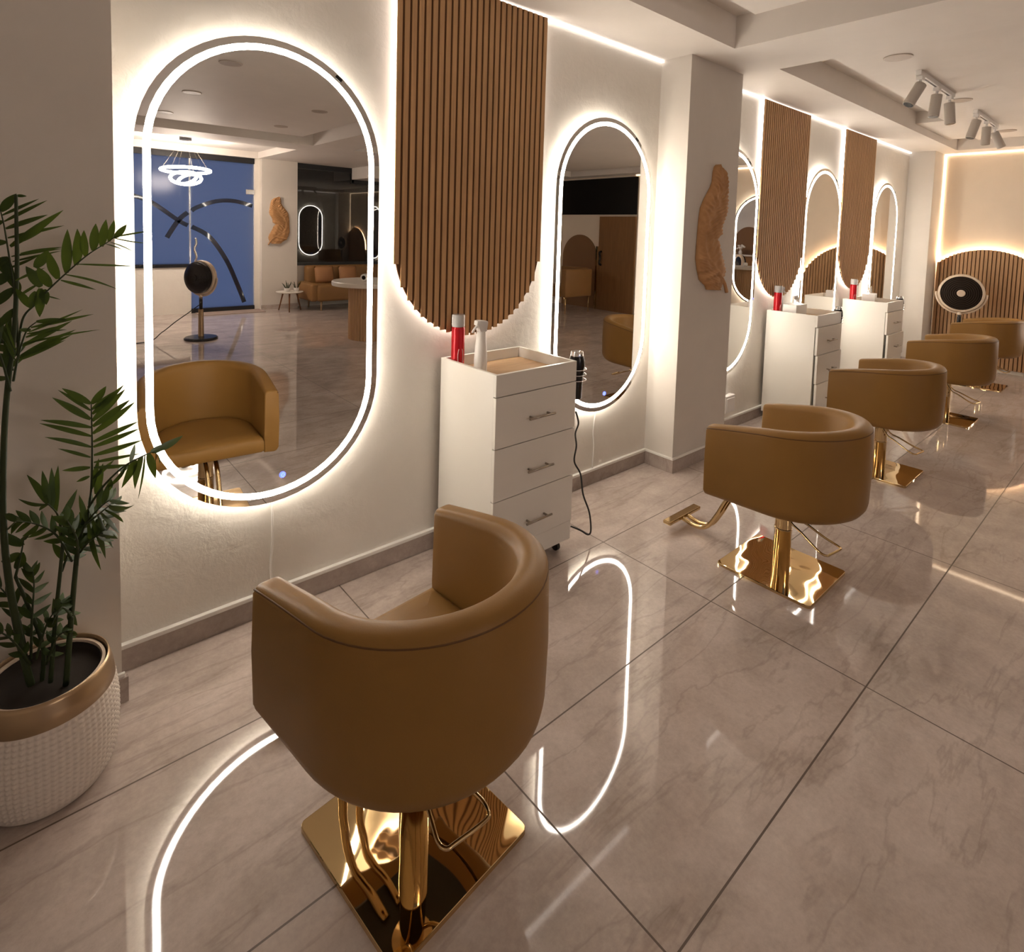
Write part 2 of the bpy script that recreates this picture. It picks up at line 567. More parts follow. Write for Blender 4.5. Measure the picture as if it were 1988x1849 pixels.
# ------------------------------------------------------------------ lit mirrors
MW, MH, MZ = .895, 1.79, 1.372
def make_mirror(label):
    t = thing('lit_mirror', label, 'mirror', (0, 0, 0), 0, 'pill shaped lit mirrors')
    S = lambda ins: stadium(0, 0, MW, MH, 28, ins)
    b = nb(); plate(b, S(0), -.045, -.040)
    obj('mirror_glass', b, M_MIRROR, t)
    b = nb(); band(b, S(.026), S(.049), -.0465, -.0455)
    obj('light_band', b, M_LEDF, t)
    b = nb(); plate(b, S(.055), -.040, -.002)
    obj('back_box', b, M_MIRFRAME, t)
    b = nb(); band(b, S(.042), S(.054), -.030, -.012)
    obj('back_light', b, M_LEDB, t)
    b = nb()
    lathe(b, [(.0125, 0), (.0125, .0012), (.0085, .0012), (.0085, 0)], 20, M=axis_matrix((.04, -.0465, -.793), (0, -1, 0)))
    lathe(b, [(.005, 0), (.005, .0012)], 12, M=axis_matrix((.04, -.0465, -.793), (0, -1, 0)))
    obj('touch_button', b, M_BLUE, t)
    b = nb(); box(b, .245, .275, -.048, -.045, .790, .806, .001)  # small dark box standing in for a dark reflection at the mirror's edge
    bmesh.ops.rotate(b, verts=b.verts, cent=(.26, -.046, .798), matrix=Matrix.Rotation(R(34), 3, 'Y'))
    obj('edge_reflection', b, M_BLACK, t)
    return t
mir = make_mirror('large lit pill mirror nearest the palm, reflecting the fan and sofa')
mir.location = (.757, WY, MZ)
for x, l in ((2.735, 'lit pill mirror between the first slatted panel and the pillar'),
             (4.215, 'lit pill mirror half hidden behind the pillar with the carved leaf'),
             (6.005, 'lit pill mirror between the second and third slatted panels'),
             (7.85, 'lit pill mirror farthest along the wall, past the third slatted panel')):
    dup(mir, (x, WY, MZ), 0, l)
dup(mir, (BX, .12, MZ), R(-90), 'lit pill mirror on the back wall, seen only as a reflection')

def cord(pts, r, mm, parent, name='power_cord'):
    o = obj(name, tube(nb(), [Vector(q) - parent.location for q in smooth_path(pts, 6)], r, 6), mm, None, True)
    o.parent = parent
    return o
def cable(pts, r, mm, name, label, cat='cable', group=None, n=6, sub=6):
    return tag(obj(name, tube(nb(), smooth_path(pts, sub), r, n), mm, None, True), label, cat, group)
GC = 'white mirror power cables'
cable([(.768, WY - .006, .485), (.772, WY - .006, .3), (.764, WY - .006, .2), (.772, WY - .006, .095)], .005, M_TRUNK, 'mirror_cable', 'white cable running down the wall below the nearest mirror', 'cable', GC)
cable([(2.75, WY - .006, .485), (2.73, WY - .006, .34), (2.74, WY - .006, .24), (2.735, WY - .006, .095)], .005, M_TRUNK, 'mirror_cable', 'white cable below the mirror beside the pillar', 'cable', GC)
tag(obj('cable_cover', box(nb(), 4.335, 4.375, WY - .016, WY, .30, .49, .003), M_TRUNK), 'white cable cover under the mirror behind the pillar', 'cable cover')
t = thing('socket_box', 'white socket box above the skirting just past the pillar', 'socket', (4.36, WY, .23))
obj('box_body', box(nb(), -.075, .075, -.05, 0, -.07, .07, .006), M_WHITEPL, t)
obj('socket_plate', box(nb(), -.06, .06, -.055, -.05, -.05, .05, .003), M_WHITEPL, t)

# ------------------------------------------------------------------ slatted wall panels
PW, PZ = .91, 1.055
def panel_loop(w, ins, z0, ztop, n=30):
    r = w / 2 - ins
    pts = [(w / 2 - ins, ztop)]
    for k in range(n + 1):
        a = -PI * k / n
        pts.append((r * math.cos(a), z0 + w / 2 + r * math.sin(a)))
    pts.append((-w / 2 + ins, ztop))
    return pts
def make_panel(label):
    t = thing('slatted_wall_decor', label, 'wall panel', (0, 0, 0), 0, 'slatted wood panels between the mirrors')
    b = nb(); plate(b, panel_loop(PW - .008, .006, PZ, ZS - .018), -.042, -.034)
    obj('backing', b, M_SLATBACK, t)
    b = nb()
    n, pitch, w = 25, PW / 25, .0248
    for i in range(n):
        x = -PW / 2 + pitch * (i + .5)
        e = min(abs(x) + w / 2 - .004, PW / 2)
        zb = PZ + PW / 2 - math.sqrt(max(0, (PW / 2) ** 2 - min(e, PW / 2 * .995) ** 2)) - .004
        box(b, x - w / 2, x + w / 2, -.0465, -.042, zb, ZS - .018)
    obj('slats', b, M_SLAT, t)
    b = nb(); band(b, panel_loop(PW, .035, PZ, ZS - .03), panel_loop(PW, .047, PZ, ZS - .03), -.026, -.008, closed=False)
    obj('light_strip', b, M_LEDS, t)
    return t
pan = make_panel('slatted wood panel above the nearest white drawer cabinet')
pan.location = (1.73, WY, 0)
dup(pan, (5.12, WY, 0), 0, 'slatted wood panel just past the pillar, above the middle cabinet')
dup(pan, (6.905, WY, 0), 0, 'slatted wood panel farthest along the mirror wall')

# ------------------------------------------------------------------ back wall arch of slats
t = thing('slatted_arch', 'wide slatted wood arch with warm glow on the back wall', 'wall panel', (BX, 0, 0))
AY, AR, AZ = 1.52, .74, 1.51
def arch_z(y):
    d = min(abs(y - AY), AR)
    return AZ - AR + math.sqrt(AR * AR - d * d)
y0, y1 = AY - AR, 2.018
b = nb()
N = 40
lo = [(y0 + (y1 - y0) * i / N) for i in range(N + 1)]
vf = [(b.verts.new((-.036, y, .05)), b.verts.new((-.036, y, max(.06, arch_z(y) - .004)))) for y in lo]
vb = [(b.verts.new((-.028, y, .05)), b.verts.new((-.028, y, max(.06, arch_z(y) - .004)))) for y in lo]
for i in range(N):
    b.faces.new((vf[i][0], vf[i + 1][0], vf[i + 1][1], vf[i][1]))
    b.faces.new((vb[i][0], vb[i][1], vb[i + 1][1], vb[i + 1][0]))
    b.faces.new((vf[i][1], vf[i + 1][1], vb[i + 1][1], vb[i][1]))
obj('backing', b, M_SLATBACK, t)
b = nb()
p = .040
k = 0
y = y0 + .006
while y + .030 < y1 + .004:
    box(b, -.058, -.036, y, y + .030, .05, max(.3, arch_z(y + .015)))
    y += p
obj('slats', b, M_SLAT2, t)
b = nb()
prev = None
for i in range(41):
    a = PI * i / 40
    yy = AY + (AR - .03) * math.cos(a)
    zz = AZ - AR + (AR - .03) * math.sin(a)
    if yy > 2.0:
        continue
    n = Vector((0, math.cos(a), math.sin(a))) * .006
    c = Vector((0, yy, zz))
    cur = [b.verts.new(c + Vector((x, 0, 0)) + n * s) for x, s in ((-.024, -1), (-.024, 1), (-.006, 1), (-.006, -1))]
    if prev:
        for q in range(4):
            b.faces.new((prev[q], prev[(q + 1) % 4], cur[(q + 1) % 4], cur[q]))
    prev = cur
obj('light_strip', b, M_LEDW, t)

# ------------------------------------------------------------------ back wall, beyond the right edge (seen in mirrors)
def back_arch(bm, yc, r, zt, x0, x1, n=24):
    L = [(yc - r, 0.0)] + [(yc - r * math.cos(PI * k / n), zt - r + r * math.sin(PI * k / n)) for k in range(n + 1)] + [(yc + r, 0.0)]
    a = [bm.verts.new((x0, y, z)) for y, z in L]; c = [bm.verts.new((x1, y, z)) for y, z in L]
    bm.faces.new(a); bm.faces.new(c[::-1])
    for i in range(len(L)):
        j = (i + 1) % len(L)
        bm.faces.new((a[i], c[i], c[j], a[j]))
b = nb(); back_arch(b, -3.80, .48, 1.53, BX - .024, BX - .003)
tag(obj('painted_arch', b, M_ARCH), 'plain brown arch panel behind the armchair, seen in the second mirror', 'wall panel')
d2_ = obj('door_2', box(nb(), BX - .045, BX, -3.25, -2.35, .0, 1.915), M_DOORWOOD, kind='structure')
b = nb(); tube(b, smooth_path([(BX - .05, -3.17, .92), (BX - .10, -3.17, .96), (BX - .08, -3.17, 1.06), (BX - .10, -3.17, 1.17), (BX - .05, -3.17, 1.2)]), .022, 8)
obj('door_handle', b, M_BLACK, d2_, True)
struct('trim_6', box(nb(), BX - .05, BX, -3.315, -3.285, 0, 1.3), M_GOLD)
w3 = obj('window_3', box(nb(), BX - .02, BX, -4.34, -2.35, 1.955, 2.69), M_MATTE_BLACK, kind='structure')
struct('wall_corner', box(nb(), 8.9, BX, -4.75, -4.38, 0, ZS + .02), M_WALL)

# ------------------------------------------------------------------ drawer cabinets
CW, CD, CH = .505, .42, .955
def make_cabinet(label):
    t = thing('drawer_cabinet', label, 'cabinet', (0, 0, 0), 0, 'white drawer cabinets between the mirrors')
    x0, x1, yf, yb = -CW / 2, CW / 2, -CD, 0      # back at y = 0, front at -CD
    b = nb()
    box(b, x0, x0 + .016, yf + .017, yb, .062, CH)          # left side
    box(b, x1 - .016, x1, yf + .017, yb, .062, CH)
    box(b, x0 + .016, x1 - .016, yb - .016, yb, .062, CH)
    box(b, x0 + .016, x1 - .016, yf + .017, yb - .016, .062, .08)
    box(b, x0 + .016, x1 - .016, yf + .022, yf + .035, .08, .90)
    box(b, x0 + .016, x1 - .016, yf + .017, yb - .016, .884, .90)
    box(b, x0, x1, yf, yf + .017, .858, CH, .001)
    obj('carcass', b, M_WHITE, t)
    obj('plinth', box(nb(), x0, x1, yf + .004, yf + .017, .062, .156, .001), M_WHITE, t)
    obj('tray_liner', box(nb(), x0 + .017, x1 - .017, yf + .018, yb - .017, .90, .904), M_TRAYWOOD, t)
    for z0, z1, zh in ((.628, .854, .737), (.392, .624, .494), (.160, .388, .252)):
        d = obj('drawer', box(nb(), x0, x1, yf - .001, yf + .017, z0, z1, .0012), M_WHITE, t)
        b = nb()
        tube(b, [(-.075, yf - .030, zh), (.085, yf - .030, zh)], .0055, 10)
        for hx in (-.05, .06):
            tube(b, [(hx, yf - .002, zh), (hx, yf - .032, zh)], .005, 8)
        obj('handle', b, M_CHROME, d, True)
    for cx in (x0 + .05, x1 - .05):
        for cy in (yf + .05, yb - .05):
            b = nb()
            lathe(b, [(.022, -.009), (.022, .009)], 16, M=axis_matrix((cx, cy, .022), (1, 0, 0)))
            box(b, cx - .014, cx + .014, cy - .016, cy + .016, .040, .062)
            box(b, cx - .012, cx - .010, cy - .012, cy + .012, .02, .045)
            box(b, cx + .010, cx + .012, cy - .012, cy + .012, .02, .045)
            obj('castor', b, M_RUBBER, t)
    b = nb()
    for z in (.900, .873, .846):
        pts = [(x1 + .054 + .052 * math.cos(2 * PI * k / 20), -.372 + .046 * math.sin(2 * PI * k / 20), z) for k in range(20)]
        tube(b, pts, .0022, 6, True)
    tube(b, [(x1 + .003, -.372, .835), (x1 + .003, -.372, .905)], .003, 6)
    obj('dryer_holder', b, M_SILVER, t, True)
    return t
CAB = [(1.808, 2.279), (5.20, 2.279), (6.95, 2.279)]
cab = make_cabinet('white three drawer cabinet in front of the nearest slatted panel')
cab.location = (CAB[0][0], CAB[0][1], 0)
cab2 = dup(cab, (CAB[1][0], CAB[1][1], 0), 0, 'white drawer cabinet just past the pillar, tissue box on top')
cab3 = dup(cab, (CAB[2][0], CAB[2][1], 0), 0, 'white drawer cabinet farthest down the wall')

# some drawers stand slightly open
for c_, outs in ((cab2, (.008, .016, .022)), (cab3, (.004, .022, .012))):
    for d_, q_ in zip([x for x in c_.children if x.name.startswith('drawer') and 'cabinet' not in x.name], outs):
        d_.location.y -= q_
# things on and at the cabinets
def make_can(label):
    t = thing('hairspray_can', label, 'hairspray', (0, 0, 0), 0, 'red hairspray cans on the cabinets')
    b = nb(); lathe(b, [(.0255, 0), (.0268, .004), (.0268, .172), (.0262, .176), (.024, .180)], 28)
    shade_auto(obj('can_body', b, M_RED, t))
    b = nb(); lathe(b, [(.0255, .181), (.0262, .186), (.0262, .226), (.0245, .231), (0, .231)], 28)
    shade_auto(obj('cap', b, M_CLEAR, t))
    b = nb(); lathe(b, [(.013, .180), (.013, .2), (.008, .203), (.008, .215), (0, .216)], 18)
    shade_auto(obj('nozzle', b, M_WHITEPL, t))
    b = nb()      # pale looped stroke printed on the can
    pts = []
    for k in range(26):
        q = k / 25
        a = -PI / 2 + (q - .5) * 4.9
        uu, vv = .30 + .55 * math.cos(a + PI) * .75, .058 + .042 * math.sin(a)
        ang = R(-118) + uu
        pts.append((.0271 * math.cos(ang), .0271 * math.sin(ang), vv))
    tube(b, pts, .0013, 6)
    obj('printed_stroke', b, M_PINKMARK, t, True)
    return t
can = make_can('red hairspray can on the nearest cabinet, clear cap')
CANP = (-.225 + .008, -.20 + .012)
can.location = (1.606, 2.215, .904); can.scale = (1.2, 1.2, 1.15)
dup(can, (4.99, 2.21, .904), R(10), 'red hairspray can on the cabinet past the pillar')
dup(can, (6.745, 2.20, .904), R(-20), 'red hairspray can on the farthest cabinet')
def make_spray(label):
    t = thing('spray_bottle', label, 'spray bottle', (0, 0, 0), 0, 'white spray bottles on the cabinets')
    b = nb(); lathe(b, [(.0245, 0), (.0265, .005), (.0262, .06), (.0225, .115), (.0185, .155), (.0175, .170)], 24)
    shade_auto(obj('bottle', b, M_WHITEPL, t))
    b = nb()
    prof = [(-.028, .195), (-.026, .213), (-.010, .214), (.022, .210), (.024, .203), (.019, .168), (-.015, .168), (-.016, .192)]
    a = [b.verts.new((x, -.014, z)) for x, z in prof]; c = [b.verts.new((x, .014, z)) for x, z in prof]
    b.faces.new(a); b.faces.new(c[::-1])
    for i in range(len(prof)):
        j = (i + 1) % len(prof)
        b.faces.new((a[i], c[i], c[j], a[j]))
    bmesh.ops.bevel(b, geom=list(b.edges), offset=.003, segments=2, affect='EDGES', profile=.5)
    shade_auto(obj('spray_head', b, M_WHITEPL, t))
    b = nb(); tube(b, smooth_path([(-.016, 0, .196), (-.026, 0, .186), (-.037, 0, .172), (-.040, 0, .165)]), .0052, 8)
    obj('trigger', b, M_WHITEPL, t, True)
    return t
spr = make_spray('white trigger spray bottle on the nearest cabinet')
spr.location = (1.648, 2.09, .904); spr.scale = (1.18, 1.18, 1.18); spr.rotation_euler = (0, 0, R(-8))
dup(spr, (5.065, 2.225, .904), R(150), 'white spray bottle behind the red can on the middle cabinet')
dup(spr, (6.83, 2.22, .904), R(150), 'white spray bottle behind the red can on the farthest cabinet')
def make_tissue(label):
    t = thing('tissue_box', label, 'tissue box', (0, 0, 0), 0, 'tissue boxes on the far cabinets')
    obj('box_body', box(nb(), -.105, .105, -.058, .058, 0, .112, .003), M_WHITEPL, t)
    b = nb()
    rnd = random.Random(3)
    g = [[b.verts.new(((i - 3) * .017 + rnd.uniform(-.004, .004), (j - 1) * .012 + rnd.uniform(-.006, .006), .110 + (.035 + .045 * math.sin(i * 1.6 + j) ** 2) * (1 if 0 < i < 6 else .2))) for j in range(3)] for i in range(7)]
    for i in range(6):
        for j in range(2):
            b.faces.new((g[i][j], g[i + 1][j], g[i + 1][j + 1], g[i][j + 1]))
    o = obj('tissue', b, M_PAPER, t)
    s = o.modifiers.new('thick', 'SOLIDIFY'); s.thickness = .002
    return t
tis = make_tissue('white tissue box on the cabinet past the pillar')
tis.location = (5.10, 2.11, .904)
dup(tis, (6.93, 2.10, .904), R(12), 'tissue box on the farthest cabinet, tissue pulled up')
def make_dryer(label):
    t = thing('hair_dryer', label, 'hair dryer', (0, 0, 0), 0, 'hair dryers hanging at the cabinets')
    b = nb(); lathe(b, [(.026, -.122), (.029, -.118), (.030, -.05), (.036, .0), (.041, .045), (.038, .075), (.032, .095)], 24)
    shade_auto(obj('barrel', b, M_BLACK, t), 50)
    b = nb(); lathe(b, [(.0325, .094), (.0305, .112), (.028, .116), (.026, .110), (0, .108)], 24)
    shade_auto(obj('rim', b, M_SILVER, t))
    return t
dry = make_dryer('black hair dryer standing in the holder on the nearest cabinet')
HX, HY = CW / 2 + .054, -.372
dry.location = (CAB[0][0] + HX, CAB[0][1] + HY, .872)
for i, l in ((1, 'black hair dryer on the side of the cabinet past the pillar'), (2, 'black hair dryer on the side of the farthest cabinet')):
    dd = dup(dry, (CAB[i][0] + HX, CAB[i][1] + HY, .872), 0, l)
    if i == 1:
        dry2 = dd
cord([on_y(1118, 800, 1.93), on_y(1123, 822, 1.95), on_y(1117, 842, 1.97), on_y(1119, 866, 2.0), on_y(1115, 896, 2.0), on_y(1127, 921, 1.97), on_y(1132, 960, 1.92), on_y(1144, 995, 1.90), on_y(1147, 1030, 1.87), on_y(1141, 1038, 1.87), on_y(1127, 1030, 1.9), on_y(1108, 1022, 1.95)],
     .0045, M_RUBBER, dry)
cord([(CAB[1][0] + HX + .02, 1.93, .74), (CAB[1][0] + HX + .055, 1.925, .77), (CAB[1][0] + HX + .06, 1.93, .82), (CAB[1][0] + HX + .035, 1.935, .86)], .004, M_RUBBER, dry2)

# ------------------------------------------------------------------ salon chairs (origin under the post, front towards +y)
HW, ARM_Y, CEN_Y = .315, .245, -.02
Z0 = .366
def rim_z(s):
    return .695 + .082 * math.sin(PI * s)
def chair_section(s):
    """thickness of the tub wall: thin at the arm fronts, thicker round the back"""
    return .070 + .012 * math.sin(PI * s) ** 1.5
def tub_path():
    P = []
    na, nc = 7, 30
    for i in range(na):
        P.append((Vector((-HW, ARM_Y - (ARM_Y - CEN_Y) * i / na, 0)), Vector((-1, 0, 0)), .22 * i / na))
    for i in range(nc + 1):
        a = PI + PI * i / nc
        P.append((Vector((HW * math.cos(a), CEN_Y + HW * math.sin(a), 0)), Vector((math.cos(a), math.sin(a), 0)), .22 + .56 * i / nc))
    for i in range(1, na + 1):
        P.append((Vector((HW, CEN_Y + (ARM_Y - CEN_Y) * i / na, 0)), Vector((1, 0, 0)), .78 + .22 * i / na))
    return P
TUB = tub_path()
def make_chair(label):
    t = thing('salon_chair', label, 'salon chair', (0, 0, 0), 0, 'ochre salon chairs facing the mirrors')
    b = nb()
    rings = []
    for p, n, s in TUB:
        th = chair_section(s)
        hf = math.sin(PI * s)
        Z1 = rim_z(s)
        ro, ri, rb = .020 + .016 * hf, .018 + .018 * hf, .022 + .045 * hf
        prof = []
        def corner(cx, cz, r, a0, a1, k=4):
            for i in range(k + 1):
                a = a0 + (a1 - a0) * i / k
                prof.append((cx + r * math.cos(a), cz + r * math.sin(a)))
        corner(-rb, Z0 + rb, rb, -PI / 2, 0)
        prof.append((0.004, (Z0 + Z1) / 2))
        corner(-ro, Z1 - ro, ro, 0, PI / 2)
        corner(-th + ri, Z1 - ri, ri, PI / 2, PI)
        prof.append((-th, .46))
        prof.append((-th, Z0 + .004))
        rings.append([b.verts.new(p + n * x + Vector((0, 0, z))) for x, z in prof])
    m_ = len(rings[0])
    for a, c in zip(rings, rings[1:]):
        for k in range(m_):
            b.faces.new((a[k], a[(k + 1) % m_], c[(k + 1) % m_], c[k]))
    caps = [b.faces.new(rings[0]), b.faces.new(rings[-1][::-1])]
    bmesh.ops.bevel(b, geom=list({e for f in caps for e in f.edges}), offset=.008, segments=3, affect='EDGES', profile=.5)
    shell = shade_auto(obj('tub_shell', b, M_LEATHER, t), 40)
    b = nb()
    tube(b, [p + n * -.004 + Vector((0, 0, rim_z(s) - .012 - .013 * math.sin(PI * s))) for p, n, s in TUB], .0032, 6)
    obj('piping', b, M_PIPE, shell, True)
    # seat cushion filling the D inside the tub
    def dloop(ins, yfront):
        L = []
        for p, n, s in TUB:
            q = p - n * (chair_section(s) + ins)
            if q.y > yfront:
                q.y = yfront
            L.append(q)
        return L
    b = nb()
    levels = [(.012, ARM_Y - .012, .372), (.002, ARM_Y - .002, .384), (.002, ARM_Y - .002, .43), (.008, ARM_Y - .010, .447), (.026, ARM_Y - .03, .456), (.08, ARM_Y - .08, .460)]
    rr = [[b.verts.new((q.x, q.y, z)) for q in dloop(i, yf)] for i, yf, z in levels]
    nn = len(rr[0])
    for a, c in zip(rr, rr[1:]):
        for k in range(nn):
            b.faces.new((a[k], a[(k + 1) % nn], c[(k + 1) % nn], c[k]))
    b.faces.new(rr[0][::-1]); b.faces.new(rr[-1])
    shade_auto(obj('seat', b, M_LEATHER, t), 50)
    b = nb(); box(b, -.17, .17, -.17, .17, .352, .370, .004)
    obj('under_plate', b, M_BLACKM, t)
    # post
    b = nb(); lathe(b, [(.0385, .012), (.0385, .20), (.0392, .201), (.0392, .208), (.037, .21), (.037, .335), (.06, .337), (.06, .353)], 28)
    shade_auto(obj('post', b, M_GOLD, t))
    b = nb(); box(b, -.21, .21, -.215, .215, 0, .013)
    bmesh.ops.bevel(b, geom=[e for e in b.edges if abs(e.verts[0].co.z - e.verts[1].co.z) > .01], offset=.018, segments=4, affect='EDGES', profile=.5)
    bmesh.ops.bevel(b, geom=[e for e in b.edges if e.verts[0].co.z > .01 and e.verts[1].co.z > .01], offset=.002, segments=2, affect='EDGES', profile=.5)
    obj('base_plate', b, M_GOLDPLATE, t)
    # footrest: two bent bars and a flat tread
    fr = None
    b = nb()
    box(b, -.15, .15, .515, .560, .042, .062, .005)
    fr = obj('footrest', b, M_GOLD, t)
    for sx in (-.024, .024):
        b = nb()
        tube(b, smooth_path([(sx, .10, .352), (sx, .20, .33), (sx, .27, .25), (sx, .325, .14), (sx, .375, .062), (sx, .44, .036), (sx, .53, .048)], 5), .0115, 10)
        obj('footrest_bar', b, M_GOLD, fr, True)
    # pump lever: a bent wire loop towards the back
    b = nb()
    tube(b, smooth_path([(-.035, .0, .335), (-.045, -.05, .268), (-.060, -.10, .248), (-.080, -.17, .215), (-.090, -.205, .203), (-.084, -.226, .20), (-.06, -.232, .20), (.015, -.243, .20), (.036, -.237, .20), (.045, -.21, .203), (.036, -.17, .218), (.030, -.10, .248), (.022, -.05, .268), (.012, .0, .335)], 4), .0052, 8)
    obj('pump_lever', b, M_GOLD, t, True)
    return t
ch = make_chair('ochre salon chair nearest the camera, facing the largest mirror')
ch.location = (.764, 1.20, 0); ch.rotation_euler = (0, 0, R(5.5))
for x, y, rz, l in ((2.745, 1.125, 0, 'ochre salon chair second in the row, before the pillar'),
                    (4.50, 1.235, 0, 'ochre salon chair third in the row, just past the pillar'),
                    (6.34, 1.26, 0, 'ochre salon chair fourth in the row'),
                    (8.16, 1.32, 0, 'ochre salon chair farthest away, in front of the slatted arch')):
    dup(ch, (x, y, 0), R(rz), l)

# ------------------------------------------------------------------ carved leaf wall art
LEAF_L = [(400, 150), (385, 220), (375, 330), (350, 400), (280, 530), (235, 640), (215, 780), (205, 900), (190, 1080), (180, 1250), (195, 1380), (220, 1500), (290, 1570), (310, 1630)]
LEAF_R = [(455, 150), (500, 190), (535, 260), (548, 370), (550, 520), (552, 640), (540, 720), (508, 790), (485, 870), (482, 950), (430, 1010), (460, 1090), (475, 1170), (490, 1240), (512, 1330), (522, 1420), (510, 1490), (480, 1580), (455, 1612)]
LEAF_M = [(430, 130), (465, 300), (455, 420), (400, 590), (300, 790), (255, 930), (245, 1080), (275, 1220), (380, 1360), (450, 1470), (480, 1580)]
def interp(L, v):
    if v <= L[0][1]:
        return L[0][0]
    for (a, va), (c, vc) in zip(L, L[1:]):
        if va <= v <= vc:
            return a + (c - a) * (v - va) / (vc - va)
    return L[-1][0]
def make_leaf(label):
    t = thing('carved_leaf', label, 'wall art', (0, 0, 0), 0, 'carved leaves on the pillars')
    def W(u, v):
        q = on_y(1320 + u / 6.167, 300 + v / 6.167, 2.085)
        return q.x - 3.62, q.z - 1.57
    b = nb()
    rows, cols = 150, 24
    grid = []
    for i in range(rows + 1):
        v = 122 + (1618 - 122) * i / rows
        l, r, mc = interp(LEAF_L, v), interp(LEAF_R, v), interp(LEAF_M, v)
        if v < 150:
            f = max(.1, (v - 118) / 32)
            l, r = 428 - 28 * f, 428 + 27 * f
        row = []
        rag = 5 * math.sin(v * .14) * (1 if v > 400 else .2)
        r += rag
        for j in range(cols + 1):
            u = l + (r - l) * j / cols
            e = abs(2 * j / cols - 1)
            dm = (u - mc) / max(40, (r - l))
            h = .028 * (1 - e ** 4) + .012 * min(1, abs(dm) * 3)
            vein = math.sin(v * .105 + abs(dm) * 30 + 1.5 * math.sin(v * .02))
            h += (.0075 if v < 1000 else .004) * vein * min(1, abs(dm) * 4) * (1 - e ** 3) + .004 * math.sin(u * .05 + v * .021) * math.sin(v * .033 - u * .03)
            if abs(dm) < .05:
                h += .006
            if v > 1380 and u < 420:
                h += .008 * math.sin(v * .06 + u * .03)
            x, z = W(u, v)
            row.append(b.verts.new((x, -.004 - max(h, .002), z)))
        grid.append(row)
    back = [[b.verts.new((vv.co.x, -.002, vv.co.z)) for vv in (row[0], row[-1])] for row in grid]
    for i in range(rows):
        for j in range(cols):
            b.faces.new((grid[i][j], grid[i + 1][j], grid[i + 1][j + 1], grid[i][j + 1]))
        b.faces.new((grid[i][0], back[i][0], back[i + 1][0], grid[i + 1][0]))
        b.faces.new((grid[i][-1], grid[i + 1][-1], back[i + 1][1], back[i][1]))
    for i in (0, rows):
        b.faces.new([*grid[i], back[i][1], back[i][0]])
    obj('blade', b, M_CLAY, t, True)
    b = nb()
    pts = []
    for u, v in ((285, 1230), (340, 1310), (400, 1385), (450, 1460), (490, 1540), (515, 1645)):
        x, z = W(u, v)
        pts.append((x, -.028, z))
    tube(b, smooth_path(pts, 4), .006, 8, r_end=.013)
    obj('stalk', b, M_CLAY, t, True)
    return t
leaf = make_leaf('tan carved leaf hanging on the pillar by the mirrors')
leaf.location = (3.62, 2.085, 1.57)
dup(leaf, (3.73, -6.27, 1.57), PI, 'tan carved leaf on the shopfront pillar, seen in the nearest mirror')

# ------------------------------------------------------------------ ceiling fittings
def make_track(label, dirs):
    t = thing('track_light', label, 'track light', (0, 0, 0), 0, 'ceiling track lights')
    obj('rail', box(nb(), -.48, .48, -.018, .018, -.034, 0, .002), M_WHITEPL, t)
    obj('rail_slot', box(nb(), -.44, .44, -.006, .006, -.0355, -.033), M_BLACK, t)
    for x, d in zip((-.42, .02, .40), dirs):
        d = Vector(d).normalized()
        c = Vector((x, 0, -.10))
        b = nb()
        M = axis_matrix(c - d * .012, d)
        lathe(b, [(.036, 0), (.037, .002), (.037, .170), (.033, .172), (.031, .160), (0, .158)], 24, M=M)
        s = shade_auto(obj('spot_head', b, M_SPOT, t))
        b = nb()
        box(b, x - .035, x + .035, -.02, .02, -.062, -.034, .003)
        tube(b, [(x, 0, -.06), (x, 0, -.10)], .010, 8)
        obj('bracket', b, M_WHITEPL, s)
        b = nb()
        lathe(b, [(.031, .161), (.031, .1725), (0, .1725)], 20, M=M)
        obj('lens', b, M_BLACK, s)
    return t
tk = make_track('white track light with three spots, nearer of two', [(-.45, .35, -1), (-.12, .05, -1), (.0, -.1, -1)])
tk.location = (5.39, 1.28, ZP)
tk2 = make_track('white track light with three spots, nearer the back wall', [(-.25, .2, -1), (0, 0, -1), (.45, -.4, -1)])
tk2.location = (7.16, 1.275, ZP)
def make_disc(label):
    t = thing('ceiling_disc', label, 'downlight', (0, 0, 0), 0, 'round ceiling discs')
    b = nb(); lathe(b, [(.082, 0), (.082, -.004), (.078, -.006), (.074, -.004), (0, -.004)], 32)
    shade_auto(obj('disc_plate', b, M_CEIL, t))
    b = nb(); lathe(b, [(.079, -.0055), (.081, -.0065), (.083, -.0055), (.084, 0)], 32)
    obj('disc_rim', b, mat('disc_rim_grey', (.45, .38, .32), .5), t)
    return t
disc = make_disc('round flush ceiling disc nearest the cross beam, over the third chair')
disc.location = (4.48, 1.29, ZP)
for x, y, l in ((6.16, 1.285, 'round ceiling disc between the two track lights'), (8.1, 1.265, 'round ceiling disc beside the farther track light'),
                (1.31, -.34, 'round ceiling disc highest in the nearest mirror'), (1.335, -1.72, 'round ceiling disc second down in the nearest mirror, left'),
                (1.35, -3.08, 'round ceiling disc lowest left in the nearest mirror'), (2.555, -1.64, 'round ceiling disc at right in the nearest mirror'),
                (2.605, -2.97, 'round ceiling disc right of centre, lower, in the nearest mirror'), (6.5, -2.2, 'round ceiling disc seen in the second mirror')):
    dup(disc, (x, y, ZP), 0, l)

